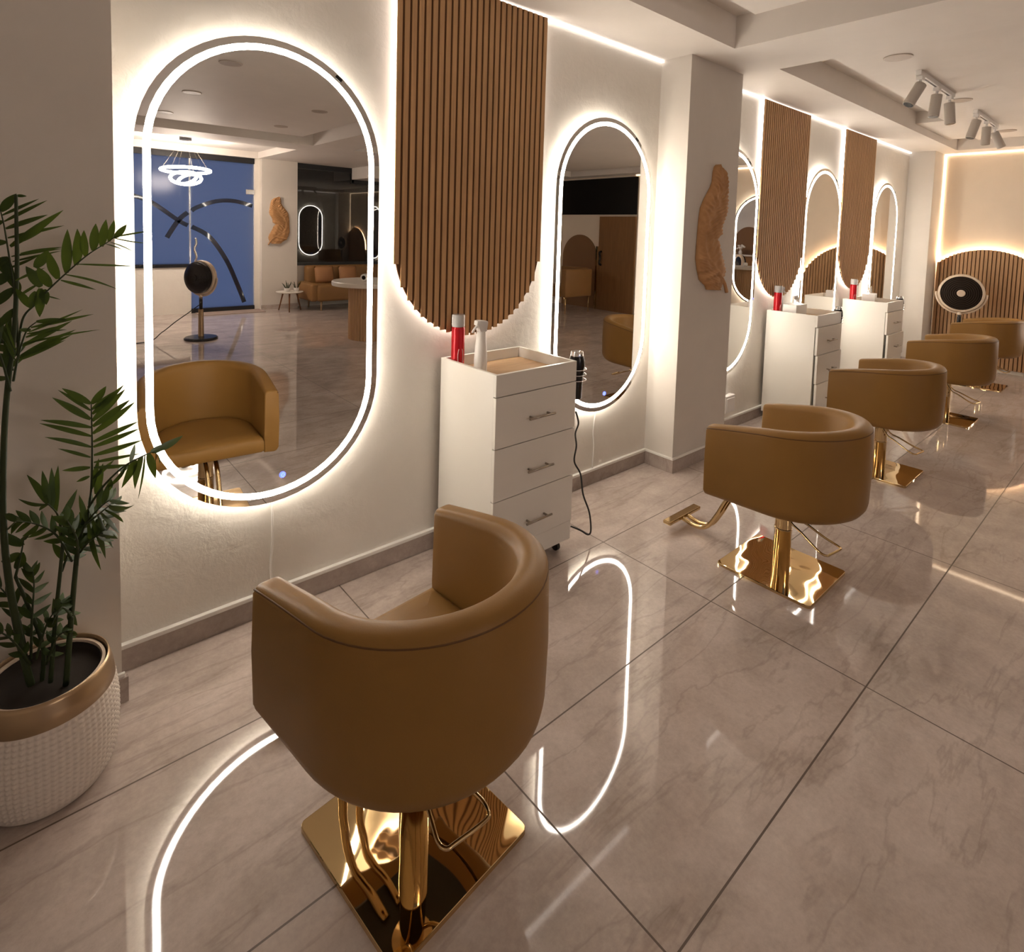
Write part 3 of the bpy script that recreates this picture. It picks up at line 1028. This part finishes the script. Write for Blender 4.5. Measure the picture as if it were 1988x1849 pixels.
# pendant of light rings by the shop window
t = thing('ring_pendant', 'pendant lamp of glowing rings by the blue shop window', 'pendant lamp', (2.02, -5.35, 0))
b = nb(); lathe(b, [(.085, 2.84), (.085, 2.79), (0, 2.79)], 24)
obj('canopy', b, M_BLACKM, t)
def ring_pts(c, r, tilt, az, n=48):
    M = Matrix.Rotation(az, 3, 'Z') @ Matrix.Rotation(tilt, 3, 'X')
    return [Vector(c) + M @ Vector((r * math.cos(2 * PI * k / n), r * math.sin(2 * PI * k / n), 0)) for k in range(n)]
for c, r, ti, az in (((0, 0, 2.34), .33, R(4), 0), ((.0, 0, 2.22), .205, R(24), R(10)), ((.02, 0, 2.21), .13, R(-38), R(50))):
    obj('light_ring', tube(nb(), ring_pts(c, r, ti, az), .022, 8, True), M_LEDP, t, True)
b = nb()
for k in range(6):
    a = 2 * PI * k / 6
    tube(b, [(.05 * math.cos(a), .05 * math.sin(a), 2.79), (.32 * math.cos(a), .32 * math.sin(a), 2.35)], .0008, 4)
obj('wires', b, M_CHROME, t)

# ------------------------------------------------------------------ standing fans
def make_fan(label, loc, n, dark_hub, hz=.83, tall=True):
    t = thing('standing_fan', label, 'fan', loc, 0, 'standing fans')
    n = Vector(n).normalized()
    b = nb(); lathe(b, [(.19, 0), (.205, .008), (.205, .022), (.19, .034), (.05, .042), (0, .042)], 36)
    shade_auto(obj('base', b, M_BLACK, t))
    zj = hz - .31
    b = nb(); lathe(b, [(.036, .04), (.030, zj - .12), (.026, zj - .115)], 20)
    shade_auto(obj('lower_pole', b, M_POTRIM, t))
    b = nb(); lathe(b, [(.022, zj - .12), (.022, zj + .045)], 16)
    obj('upper_pole', b, M_BLACK, t, True)
    side = Vector((0, 0, 1)).cross(n).normalized()
    b = nb()
    pts = [Vector((0, 0, hz)) + side * (.245 * math.cos(a)) + Vector((0, 0, .245 * math.sin(a))) - n * .02 for a in [PI + PI * k / 20 for k in range(21)]]
    tube(b, pts, .013, 8)
    tube(b, [(0, 0, zj + .02), (0, 0, hz - .23)], .022, 10)
    obj('yoke', b, M_CREAM, t, True)
    M = axis_matrix((0, 0, hz), n)
    b = nb(); lathe(b, [(.198, -.05), (.226, -.045), (.232, -.01), (.226, .018), (.206, .022), (.203, .012), (.200, -.03)], 44, M=M)
    shade_auto(obj('rim_ring', b, M_CREAM, t))
    b = nb(); lathe(b, [(0, -.07), (.12, -.065), (.202, -.04), (.202, .012), (.14, .026), (.06, .031), (0, .032)] if not dark_hub else [(0, -.07), (.12, -.065), (.202, -.04), (.212, .035), (.208, .07), (.17, .095), (.08, .105), (0, .106)], 44, M=M)
    gr = shade_auto(obj('grille', b, M_MESH if not dark_hub else M_BLACK, t))
    b = nb()
    for k in range(1, 9):
        rr = .02 + k * .021
        tube(b, [M @ Vector((rr * math.cos(2 * PI * q / 36), rr * math.sin(2 * PI * q / 36), .034 + (.073 if dark_hub else 0) - .022 * (rr / .2) ** 3)) for q in range(36)], .0013, 4, True)
    obj('grille_wires', b, M_BLACK if dark_hub else mat('dark_wire', (.07, .05, .035), .5), gr)
    b = nb(); zz = .074 if dark_hub else 0
    lathe(b, [(.042, .028 + zz), (.042, .038 + zz), (.036, .044 + zz), (0, .046 + zz)], 24, M=M)
    shade_auto(obj('hub_cap', b, M_BLACK if dark_hub else M_CREAM, t))
    return t
make_fan('cream ringed fan with dark grille before the slatted arch', (8.72, 1.66, 0), (-.985, -.19, .02), False, .975)
f2 = make_fan('black faced fan on a stand, seen in the nearest mirror', (1.895, -3.93, 0), (-.84, .54, .02), True)
cord([(1.88, -3.95, .46), (1.75, -3.96, .36), (1.6, -3.97, .25), (1.45, -4.0, .12), (1.25, -4.0, .01), (.6, -4.2, .008)], .006, M_RUBBER, f2)

# ------------------------------------------------------------------ waiting area (seen in the mirrors)
t = thing('sofa', 'long camel sofa under the dark window, two cushions', 'sofa', (4.88, -5.93, 0))
b = nb(); box(b, -.68, 1.0, -.24, .33, .17, .47, .05, 4)
shade_auto(obj('seat', b, M_SOFA, t), 60)
b = nb(); box(b, -.68, 1.0, -.40, -.22, .17, .80, .05, 4)
shade_auto(obj('backrest', b, M_SOFA, t), 60)
b = nb(); box(b, -.80, -.64, -.38, .28, .17, .50, .05, 4)
shade_auto(obj('armrest', b, M_SOFA, t), 60)
for x in (-.60, .92):
    for y in (-.32, .27):
        b = nb(); tube(b, [(x, y, .19), (x - .012, y + .02, 0)], .022, 10, r_end=.012)
        obj('leg', b, M_POTRIM, t, True)
def cushion(label, x, y, z, lean, group):
    b = nb()
    N = 10
    gf = []
    for s in (1, -1):
        g = [[b.verts.new(((i / N - .5) * .37, s * (.004 + .06 * (math.sin(PI * i / N) * math.sin(PI * j / N)) ** .6), (j / N - .5) * .31)) for j in range(N + 1)] for i in range(N + 1)]
        for i in range(N):
            for j in range(N):
                b.faces.new((g[i][j], g[i + 1][j], g[i + 1][j + 1], g[i][j + 1]))
    bmesh.ops.remove_doubles(b, verts=b.verts, dist=.009)
    o = obj('cushion', b, M_CUSH, None, True)
    o.location = (x, y, z); o.rotation_euler = (lean, 0, 0)
    return tag(o, label, 'cushion', group)
cushion('square tan cushion at the left end of the sofa', 4.50, -6.05, .635, R(14), 'cushions on the sofa')
cushion('square tan cushion beside the first on the sofa', 4.98, -6.05, .635, R(14), 'cushions on the sofa')
t = thing('side_table', 'small round side table with slanted legs by the sofa', 'side table', (3.80, -5.93, 0))
b = nb(); lathe(b, [(.20, .33), (.235, .345), (.235, .355), (0, .355)], 36)
shade_auto(obj('table_top', b, M_STONE, t))
for k in range(3):
    a = 2 * PI * k / 3 + PI * .62
    b = nb(); tube(b, [(.13 * math.cos(a), .13 * math.sin(a), .335), (.22 * math.cos(a), .22 * math.sin(a), 0)], .016, 8, r_end=.010)
    obj('leg', b, M_LEGWOOD, t, True)
def succulent(label, x, y, z, seed):
    t = thing('potted_succulent', label, 'houseplant', (x, y, z), 0, 'small succulents on the side table')
    b = nb(); lathe(b, [(.032, 0), (.048, .02), (.055, .065), (.049, .065), (.045, .05), (0, .05)], 24)
    shade_auto(obj('pot', b, M_WHITEPL, t))
    rnd = random.Random(seed)
    b = nb()
    for k in range(9):
        a = rnd.uniform(0, 2 * PI); e = rnd.uniform(.02, .06)
        h = rnd.uniform(.08, .15)
        tube(b, smooth_path([(.02 * math.cos(a), .02 * math.sin(a), .045), (e * math.cos(a), e * math.sin(a), .05 + h * .6), (1.5 * e * math.cos(a), 1.5 * e * math.sin(a), .05 + h)], 3), .007, 6, r_end=.003)
    obj('leaves', b, M_STEM, t, True)
succulent('little succulent in a white bowl, nearer the shop door', 3.745, -5.91, .355, 1)
succulent('little succulent in a white bowl, nearer the sofa', 3.91, -5.91, .355, 2)
t = thing('fluted_table', 'round white table on a fluted wood drum', 'table', (3.83, -2.86, 0))
b = nb(); lathe(b, [(.48, .745), (.535, .75), (.54, .765), (.54, .80), (.53, .812), (0, .812)], 56)
shade_auto(obj('table_top', b, M_STONE, t))
b = nb()
nfl = 44
prof = []
for k in range(nfl * 6):
    a = 2 * PI * k / (nfl * 6)
    prof.append((.30 + .012 * abs(math.sin(a * nfl / 2))) if True else 0)
lo_ = [b.verts.new((prof[k] * math.cos(2 * PI * k / len(prof)), prof[k] * math.sin(2 * PI * k / len(prof)), 0)) for k in range(len(prof))]
hi_ = [b.verts.new((v.co.x, v.co.y, .746)) for v in lo_]
for k in range(len(prof)):
    j = (k + 1) % len(prof)
    b.faces.new((lo_[k], lo_[j], hi_[j], hi_[k]))
b.faces.new(hi_); b.faces.new(lo_[::-1])
obj('fluted_drum', b, M_SLAT2, t)
t = thing('desk_speaker', 'small white round speaker lying on the fluted table', 'speaker', (3.72, -2.84, .862))
M = axis_matrix((0, 0, 0), (-.75, .65, 0))
b = nb(); lathe(b, [(.0, -.05), (.046, -.05), (.05, -.042), (.05, .042), (.046, .05), (.030, .05), (.028, .044), (0, .044)], 28, M=M)
shade_auto(obj('shell', b, M_WHITEPL, t))
b = nb(); lathe(b, [(.029, .0435), (.029, .046), (0, .046)], 20, M=M)
obj('front_cone', b, M_MESH, t)
# armchair in the far corner
t = thing('armchair', 'camel armchair with gold legs before the brown arch', 'armchair', (8.35, -3.42, 0))
b = nb(); box(b, -.38, .36, -.33, .30, .32, .52, .03, 3)
shade_auto(obj('seat', b, M_SOFA, t), 60)
b = nb(); box(b, -.38, .38, .26, .40, .32, .86, .03, 3)
shade_auto(obj('armrest', b, M_SOFA, t), 60)
b = nb(); box(b, .26, .40, -.36, .30, .32, .88, .03, 3)
shade_auto(obj('backrest', b, M_SOFA, t), 60)
for x in (-.33, .33):
    for y in (-.30, .36):
        b = nb(); tube(b, [(x, y, .33), (x, y, 0)], .011, 8)
        obj('leg', b, M_GOLD, t, True)
# reception corner on the unseen side, met only in a double reflection
b = nb()
n_ = 20
Larch = [(-5.95, .0)] + [(-5.45 - .5 * math.cos(PI * k / n_), 1.45 + .5 * math.sin(PI * k / n_)) for k in range(n_ + 1)] + [(-4.95, 0.0)]
aa = [b.verts.new((LX + .025, y, z)) for y, z in Larch]; cc = [b.verts.new((LX + .003, y, z)) for y, z in Larch]
b.faces.new(aa); b.faces.new(cc[::-1])
for i in range(len(Larch)):
    j = (i + 1) % len(Larch)
    b.faces.new((aa[i], cc[i], cc[j], aa[j]))
tag(obj('painted_arch', b, M_ARCH), 'dark arch panel behind the reception desk, glimpsed in the mirror behind the pillar', 'wall panel')
t = thing('reception_desk', 'pale reception desk glimpsed in the mirror behind the pillar', 'desk', (LX + .55, -5.5, 0))
obj('desk_body', box(nb(), -.22, .20, -.65, .65, 0, .92, .01), M_DOORWOOD, t)
obj('desk_top', box(nb(), -.26, .26, -.70, .70, .92, .97, .006), M_STONE, t)
t = thing('flower_vase', 'small vase of flowers standing on the reception desk', 'vase', (LX + .55, -5.45, .97))
b = nb(); lathe(b, [(.04, 0), (.06, .03), (.06, .09), (.035, .14), (.042, .16), (.036, .155), (0, .12)], 24)
shade_auto(obj('vase_body', b, M_WHITEPL, t))
rnd = random.Random(5)
b = nb()
for k in range(12):
    a = rnd.uniform(0, 2 * PI); q = rnd.uniform(.04, .13); h = rnd.uniform(.20, .32)
    tube(b, smooth_path([(0, 0, .13), (q * .4 * math.cos(a), q * .4 * math.sin(a), .2), (q * math.cos(a), q * math.sin(a), h)], 3), .003, 5)
    bmesh.ops.create_icosphere(b, subdivisions=2, radius=rnd.uniform(.025, .038), matrix=Matrix.Translation((q * math.cos(a), q * math.sin(a), h)))
obj('flowers', b, M_PAPER, t, True)

# ------------------------------------------------------------------ potted palm
PC = Vector((.048, 1.972, 0))
t = thing('plant_pot', 'white embossed planter with bronze rim band before the pier', 'plant pot', PC)
SEG = 256
prof = [(.122, 0.0), (.140, .006), (.150, .03), (.160, .08), (.1645, .14), (.164, .19), (.158, .24), (.156, .254)]
b = nb()
rings = []
def prof_r(z):
    for (r0, za), (r1, zb) in zip(prof, prof[1:]):
        if za <= z <= zb:
            return r0 + (r1 - r0) * (z - za) / (zb - za)
    return prof[-1][0]
rings.append([b.verts.new((.122 * math.cos(2 * PI * k / SEG), .122 * math.sin(2 * PI * k / SEG), 0)) for k in range(SEG)])
for i in range(1, 73):
    z = .254 * i / 72
    ring = []
    for k in range(SEG):
        r = prof_r(z)
        if z > .02:
            row = (i // 4)
            q = k % 4
            p_ = (i % 4)
            bumpv = (.0038 if q in (1, 2) else 0) * (1 if p_ in (1, 2) else .0)
            r += bumpv
        ring.append(b.verts.new((r * math.cos(2 * PI * k / SEG), r * math.sin(2 * PI * k / SEG), z)))
    rings.append(ring)
for a, c in zip(rings, rings[1:]):
    for k in range(SEG):
        b.faces.new((a[k], a[(k + 1) % SEG], c[(k + 1) % SEG], c[k]))
b.faces.new(rings[0][::-1])
obj('pot_wall', b, M_POT, t, True)
b = nb(); lathe(b, [(.155, .252), (.158, .255), (.153, .29), (.1475, .312), (.1445, .322), (.141, .323), (.139, .319), (.141, .30), (.142, .26), (.139, .20)], 72, caps=False)
shade_auto(obj('rim_band', b, M_POTRIM, t), 60)
b = nb(); lathe(b, [(.1355, .310), (.134, .314), (.127, .314), (.125, .308), (.123, .272)], 72, caps=False)
shade_auto(obj('inner_pot', b, M_CREAM, t), 60)
b = nb(); lathe(b, [(.1238, .3085), (.1225, .285), (.08, .290), (0, .292)], 40, caps=False)
obj('soil', b, M_SOIL, t, True)

palm = thing('potted_palm', 'dark green palm growing in the white pot at the left edge', 'houseplant', (0, 0, 0))
def P(u, v, y):
    return on_y(u, v, y + .075)
def stem(pts, r, r1):
    o = obj('stem', tube(nb(), smooth_path([P(*q) for q in pts], 5), r, 8, r_end=r1), M_STEM, palm, True)
    return o
def leaflet(bm, base, tip, w, droop, side, curl=0):
    base, tip = Vector(base), Vector(tip)
    d = tip - base
    Ln = d.length
    dn = d.normalized()
    view = Vector((base.x, base.y, base.z - CAM_Z)).normalized()
    face = (view * -1 + Vector((random.uniform(-.5, .5), random.uniform(-.3, .3), random.uniform(.0, .9)))).normalized()
    wv = dn.cross(face).normalized()
    nrm = wv.cross(dn).normalized()
    N = 8
    rows = []
    for i in range(N + 1):
        s = i / N
        ww = w * (math.sin(PI * min(1, s * .92 + .08)) ** .8) * (1 - .25 * s)
        if i == N:
            ww = w * .02
        p = base + d * s + Vector((0, 0, -droop * Ln * s * s)) + nrm * (curl * Ln * math.sin(PI * s) * .25)
        rows.append((bm.verts.new(p + wv * ww - nrm * ww * .25), bm.verts.new(p), bm.verts.new(p - wv * ww - nrm * ww * .25)))
    for a, c in zip(rows, rows[1:]):
        bm.faces.new((a[0], a[1], c[1], c[0]))
        bm.faces.new((a[1], a[2], c[2], c[1]))
def frond(name, path, leaves, w=.010, rr=.0035):
    """path: rachis (u, v, depth) ; leaves: (position along rachis, tip u, tip v, depth shift, width factor, droop)"""
    pts = smooth_path([P(*q) for q in path], 8)
    root = obj('frond', tube(nb(), pts, rr, 6, r_end=.0012), M_STEM, palm, True)
    bm = nb()
    for s, u, v, dy, wf, dr in leaves:
        i = min(len(pts) - 1, max(0, s * (len(pts) - 1)))
        k = int(i); fr_ = i - k
        base = pts[k].lerp(pts[min(k + 1, len(pts) - 1)], fr_)
        tip = P(u, v, base.y + dy)
        leaflet(bm, base, tip, w * wf, dr, 0, random.uniform(-.3, .3))
    obj('leaflets', bm, M_LEAF, root, True)
    return root
def frond_px(path, leaves, rr=.0032):
    """leaves: (base u, v, tip u, v, width in pixels, depth shift, bend)"""
    pts = smooth_path([P(*q) for q in path], 8)
    root = obj('frond', tube(nb(), pts, rr, 6, r_end=.0012), M_STEM, palm, True)
    bm = nb()
    px = [(q[0], q[1]) for q in path]
    for bu, bv, tu, tv, w, dy, bend in leaves:
        # depth of the nearest rachis point
        best = min(pts, key=lambda q: (on_y(bu, bv, q.y) - q).length)
        base = on_y(bu, bv, best.y)
        tip = on_y(tu, tv, best.y + dy)
        leaflet(bm, base, tip, w * .5 * best.y / F_PX * 1.05, 0, 0, bend)
    obj('leaflets', bm, M_LEAF, root, True)
    return root
def auto_leaves(path, n, lenl, lenr, al, ar, s0=.15, s1=1.0, wf=1.0, dr=.12, taper=.5, jit=.12):
    """leaflets fanned on both sides of a rachis: lengths in pixels, angles from the rachis in degrees"""
    L = []
    pl = [Vector((q[0], q[1], 0)) for q in path]
    sm = smooth_path(pl, 8)
    for k in range(n):
        s = s0 + (s1 - s0) * k / max(1, n - 1)
        i = min(len(sm) - 2, int(s * (len(sm) - 1)))
        p_ = sm[min(len(sm) - 1, int(round(s * (len(sm) - 1))))]
        d = (sm[i + 1] - sm[i]).normalized()
        for sg, ln, an in ((-1, lenl, al), (1, lenr, ar)):
            if ln <= 0:
                continue
            a = R(an * (1 - .45 * s)) * sg + random.uniform(-jit, jit)
            q = Vector((d.x * math.cos(a) - d.y * math.sin(a), d.x * math.sin(a) + d.y * math.cos(a), 0))
            f = ln * (1 - taper * abs(s - .45) * 1.4) * random.uniform(.88, 1.1)
            L.append((s, p_.x + q.x * f, p_.y + q.y * f, random.uniform(-.06, .06), wf * random.uniform(.85, 1.15), dr))
    return L
stem([(60, 1330, 1.87), (40, 1250, 1.87), (16, 1120, 1.87), (6, 1000, 1.87), (8, 850, 1.87), (16, 740, 1.87), (28, 640, 1.87), (33, 520, 1.87), (32, 440, 1.87), (31, 378, 1.87)], .0095, .0035)
stem([(98, 1325, 1.86), (108, 1200, 1.86), (118, 1100, 1.86), (128, 990, 1.86)], .0058, .004)
stem([(128, 1330, 1.84), (140, 1180, 1.84), (152, 1060, 1.84), (165, 1000, 1.83)], .0075, .005)
stem([(80, 1340, 1.90), (84, 1260, 1.90), (60, 1190, 1.9), (30, 1120, 1.9)], .006, .004)
# big frond reaching right over the lit wall
frond_px([(34, 690, 1.86), (44, 621, 1.84), (68, 591, 1.82), (91, 566, 1.81), (127, 532, 1.79), (169, 496, 1.77), (205, 473, 1.75), (226, 458, 1.74)], [
    (129, 530, 131, 445, 15, 0, .2), (147, 515, 150, 444, 16, 0, -.2), (166, 498, 163, 447, 13, 0, .4), (181, 487, 186, 434, 14, 0, .2), (197, 479, 206, 426, 13, 0, .2), (211, 469, 222, 427, 11, 0, .1), (222, 462, 246, 436, 11, 0, 0),
    (112, 542, 94, 488, 16, 0, .4), (98, 557, 72, 518, 15, 0, .3), (80, 557, 50, 517, 17, 0, .3), (68, 520, 94, 486, 15, 0, -.3), (78, 560, 77, 616, 15, 0, .2), (70, 566, 58, 600, 13, 0, 0), (86, 562, 90, 592, 12, 0, 0),
    (222, 460, 293, 448, 3.5, .05, .1), (220, 462, 291, 473, 3.5, .05, -.1), (214, 470, 264, 492, 3, .04, .2), (206, 474, 240, 486, 3, .03, .2), (150, 513, 262, 517, 3.5, .03, .25), (127, 533, 229, 562, 4.5, -.02, .3), (118, 544, 187, 563, 6, -.02, .1), (88, 574, 118, 582, 2.5, 0, .1),
    (42, 470, 84, 448, 3, 0, 0), (40, 492, 122, 480, 5, 0, .15), (30, 545, 88, 520, 5, .02, .15), (36, 575, 80, 548, 5, .02, .1), (60, 597, 30, 560, 12, .03, .1)])
# top frond
frond_px([(36, 700, 1.87), (32, 612, 1.88), (25, 545, 1.885), (17, 494, 1.89), (8, 439, 1.9), (0, 405, 1.9)], [
    (1, 410, 32, 376, 15, 0, .25), (30, 380, 52, 381, 5, 0, .3), (4, 418, 76, 386, 5, 0, .1), (8, 430, 92, 389, 7, 0, .1), (11, 444, 93, 417, 8, 0, .2), (19, 478, 123, 408, 17, -.03, .05), (15, 462, 125, 438, 6, 0, .1), (22, 498, 121, 483, 5, 0, .15), (24, 508, 120, 487, 4, 0, .1),
    (20, 520, 70, 500, 6, 0, .1), (5, 430, -40, 440, 12, 0, 0), (12, 470, -40, 470, 13, 0, 0), (16, 500, -30, 520, 15, 0, 0), (22, 530, -30, 560, 16, 0, 0), (26, 560, -20, 600, 14, 0, 0), (8, 500, 26, 560, 14, 0, .2), (0, 500, 22, 540, 18, 0, .2), (28, 600, -10, 640, 12, 0, 0), (30, 570, 36, 575, 10, 0, 0), (33, 545, 38, 572, 8, 0, 0)])
# mid-left frond sweeping right
frond_px([(26, 740, 1.85), (34, 697, 1.83), (44, 662, 1.82), (55, 638, 1.81), (76, 622, 1.8)], [
    (40, 690, 148, 640, 11, 0, .15), (44, 672, 140, 623, 9, 0, .2), (50, 655, 120, 632, 6, -.02, .15), (56, 645, 161, 601, 4, -.03, .15), (60, 636, 182, 610, 6, -.03, .1), (38, 695, 140, 650, 8, 0, .1), (46, 668, 195, 640, 4.5, -.03, .15), (36, 700, 128, 660, 6, 0, .1), (70, 624, 138, 622, 11, -.02, .15), (52, 648, 130, 640, 5, 0, .1), (60, 640, 36, 640, 9, 0, 0),
    (30, 700, 8, 660, 3.5, 0, 0), (28, 690, 6, 640, 3.5, 0, 0), (30, 680, 10, 620, 3.5, 0, .1)])
pth = [(24, 720, 1.87), (10, 670, 1.9), (-20, 630, 1.93)]
frond('frond', pth, auto_leaves(pth, 7, 55, 60, 60, 55, .1, 1, 1.0, .1), .009)
pth = [(20, 760, 1.86), (0, 690, 1.85), (-25, 660, 1.84)]
frond('frond', pth, [(.2, -20, 730, 0, 1, 0), (.4, -25, 700, 0, 1, 0), (.6, 8, 610, 0, .9, 0), (.3, 22, 612, 0, .9, 0), (.15, 14, 640, 0, .9, 0), (.7, -10, 600, 0, .8, 0)], .009)
# middle plant: upright feather
frond_px([(170, 1010, 1.83), (177, 950, 1.81), (179, 880, 1.79), (178, 820, 1.77), (177, 784, 1.76)], [
    (177, 784, 206, 750, 14, 0, -.2), (176, 784, 120, 754, 11, 0, .15), (176, 797, 112, 757, 7, 0, .1), (176, 814, 101, 772, 12, 0, .1), (177, 830, 78, 816, 9, 0, .25), (177, 847, 76, 822, 8, 0, .2), (177, 868, 86, 849, 8, 0, .25), (176, 888, 112, 871, 6, 0, .1), (175, 908, 120, 914, 8, 0, .5), (174, 925, 148, 936, 6, 0, .3),
    (178, 795, 228, 757, 9, .02, 0), (179, 804, 240, 748, 11, 0, 0), (179, 818, 243, 756, 12, 0, 0), (180, 828, 253, 776, 12, 0, -.05), (180, 842, 263, 780, 12, 0, -.05), (181, 858, 270, 818, 9, 0, -.08), (181, 868, 272, 832, 9, 0, -.05), (182, 884, 278, 854, 9, 0, -.15), (182, 898, 272, 881, 6, 0, -.15), (182, 908, 262, 902, 7, 0, -.15), (180, 930, 222, 893, 7, 0, 0), (178, 950, 192, 890, 9, 0, 0), (186, 960, 200, 900, 12, 0, .2)])
# drooping frond with large leaflets over the mirror edge
pth = [(172, 985, 1.80), (200, 945, 1.77), (238, 908, 1.74), (275, 887, 1.72), (300, 876, 1.71)]
frond('frond', pth, [(.99, 355, 846, -.02, 1.5, 0), (.92, 325, 860, -.02, 1.25, 0), (.86, 302, 929, -.01, 1.25, .0), (.75, 262, 950, 0, 1.25, 0), (.66, 236, 948, 0, 1.3, 0), (.8, 268, 970, .0, .35, 0), (.55, 205, 950, 0, 1.0, .0), (.95, 310, 900, 0, .6, 0),
    (.45, 252, 900, .0, 1.1, 0), (.6, 262, 862, .02, .7, 0), (.35, 196, 960, .02, 1.3, .05)], .009)
# small upright cluster
pth = [(120, 1040, 1.86), (112, 1000, 1.85), (92, 978, 1.84)]
frond('frond', pth, [(1, 52, 922, 0, 1.3, 0), (.9, 82, 914, 0, 1.2, 0), (.75, 100, 908, 0, 1.2, 0), (.6, 113, 904, 0, 1.2, 0), (.95, 35, 972, 0, .9, -.05), (1, 76, 992, 0, .9, 0), (.3, 150, 950, 0, 1.2, 0), (.4, 140, 980, 0, 1, 0)], .008)
# the dense middle clump
for pth, n, ll, lr in (
    ([(150, 1070, 1.83), (165, 1020, 1.80), (195, 985, 1.77), (212, 972, 1.76)], 7, 62, 60),
    ([(150, 1080, 1.83), (175, 1050, 1.79), (200, 1035, 1.76)], 7, 52, 48),
    ([(140, 1090, 1.85), (110, 1040, 1.83), (70, 1018, 1.81), (30, 1012, 1.8)], 7, 40, 46),
    ([(150, 1100, 1.82), (150, 1050, 1.78), (130, 1010, 1.75)], 6, 50, 48),
    ([(120, 1110, 1.87), (140, 1060, 1.87), (180, 1010, 1.87)], 6, 55, 50)):
    frond('frond', pth, auto_leaves(pth, n, ll, lr, 62, 58, .25, 1.0, 1.15, .08), .0082)
frond('frond', [(165, 1020, 1.78), (190, 1000, 1.76), (215, 980, 1.75)], [(1, 236, 968, 0, 1.3, -.1), (.9, 262, 1012, 0, 1.1, -.35), (.75, 240, 1034, 0, 1.1, -.2), (.6, 232, 1046, 0, 1.0, -.1), (.5, 220, 1065, 0, 1.0, 0), (.3, 205, 1085, 0, 1.0, 0), (.15, 196, 1108, 0, 1.0, 0)], .009)
# lower left clump
for pth, n, ll, lr in (
    ([(60, 1280, 1.88), (62, 1200, 1.87), (66, 1140, 1.86), (64, 1110, 1.86)], 7, 46, 48),
    ([(70, 1280, 1.86), (92, 1210, 1.84), (120, 1170, 1.82)], 6, 36, 40),
    ([(50, 1260, 1.89), (30, 1180, 1.9), (-10, 1130, 1.9)], 6, 50, 48),
    ([(90, 1290, 1.84), (110, 1240, 1.82), (130, 1225, 1.8)], 5, 34, 36),
    ([(60, 1290, 1.85), (20, 1240, 1.83), (-20, 1220, 1.82)], 6, 40, 40)):
    frond('frond', pth, auto_leaves(pth, n, ll, lr, 55, 55, .2, 1.0, 1.05, .05), .0075)
frond('frond', [(30, 1120, 1.88), (40, 1080, 1.87), (46, 1050, 1.87)], [(1, 50, 1040, 0, 1.3, 0), (.6, 34, 1105, 0, 1.3, 0), (.8, 0, 1030, 0, 1.4, 0), (.5, 2, 1090, 0, 1.4, 0)], .011)
frond('frond', [(140, 1200, 1.82), (120, 1180, 1.8), (100, 1215, 1.78)], [(.4, 148, 1150, 0, 1.6, 0), (.8, 92, 1218, 0, 1.5, 0), (.3, 158, 1190, 0, 1, 0), (.6, 108, 1160, 0, 1, 0), (.95, 88, 1196, 0, 1, 0), (.2, 150, 1215, 0, 1, 0)], .010)

# the palm's own origin sits on the soil in the pot
palm.location = (PC.x, PC.y, .285)
for c_ in palm.children:
    c_.location = -palm.location
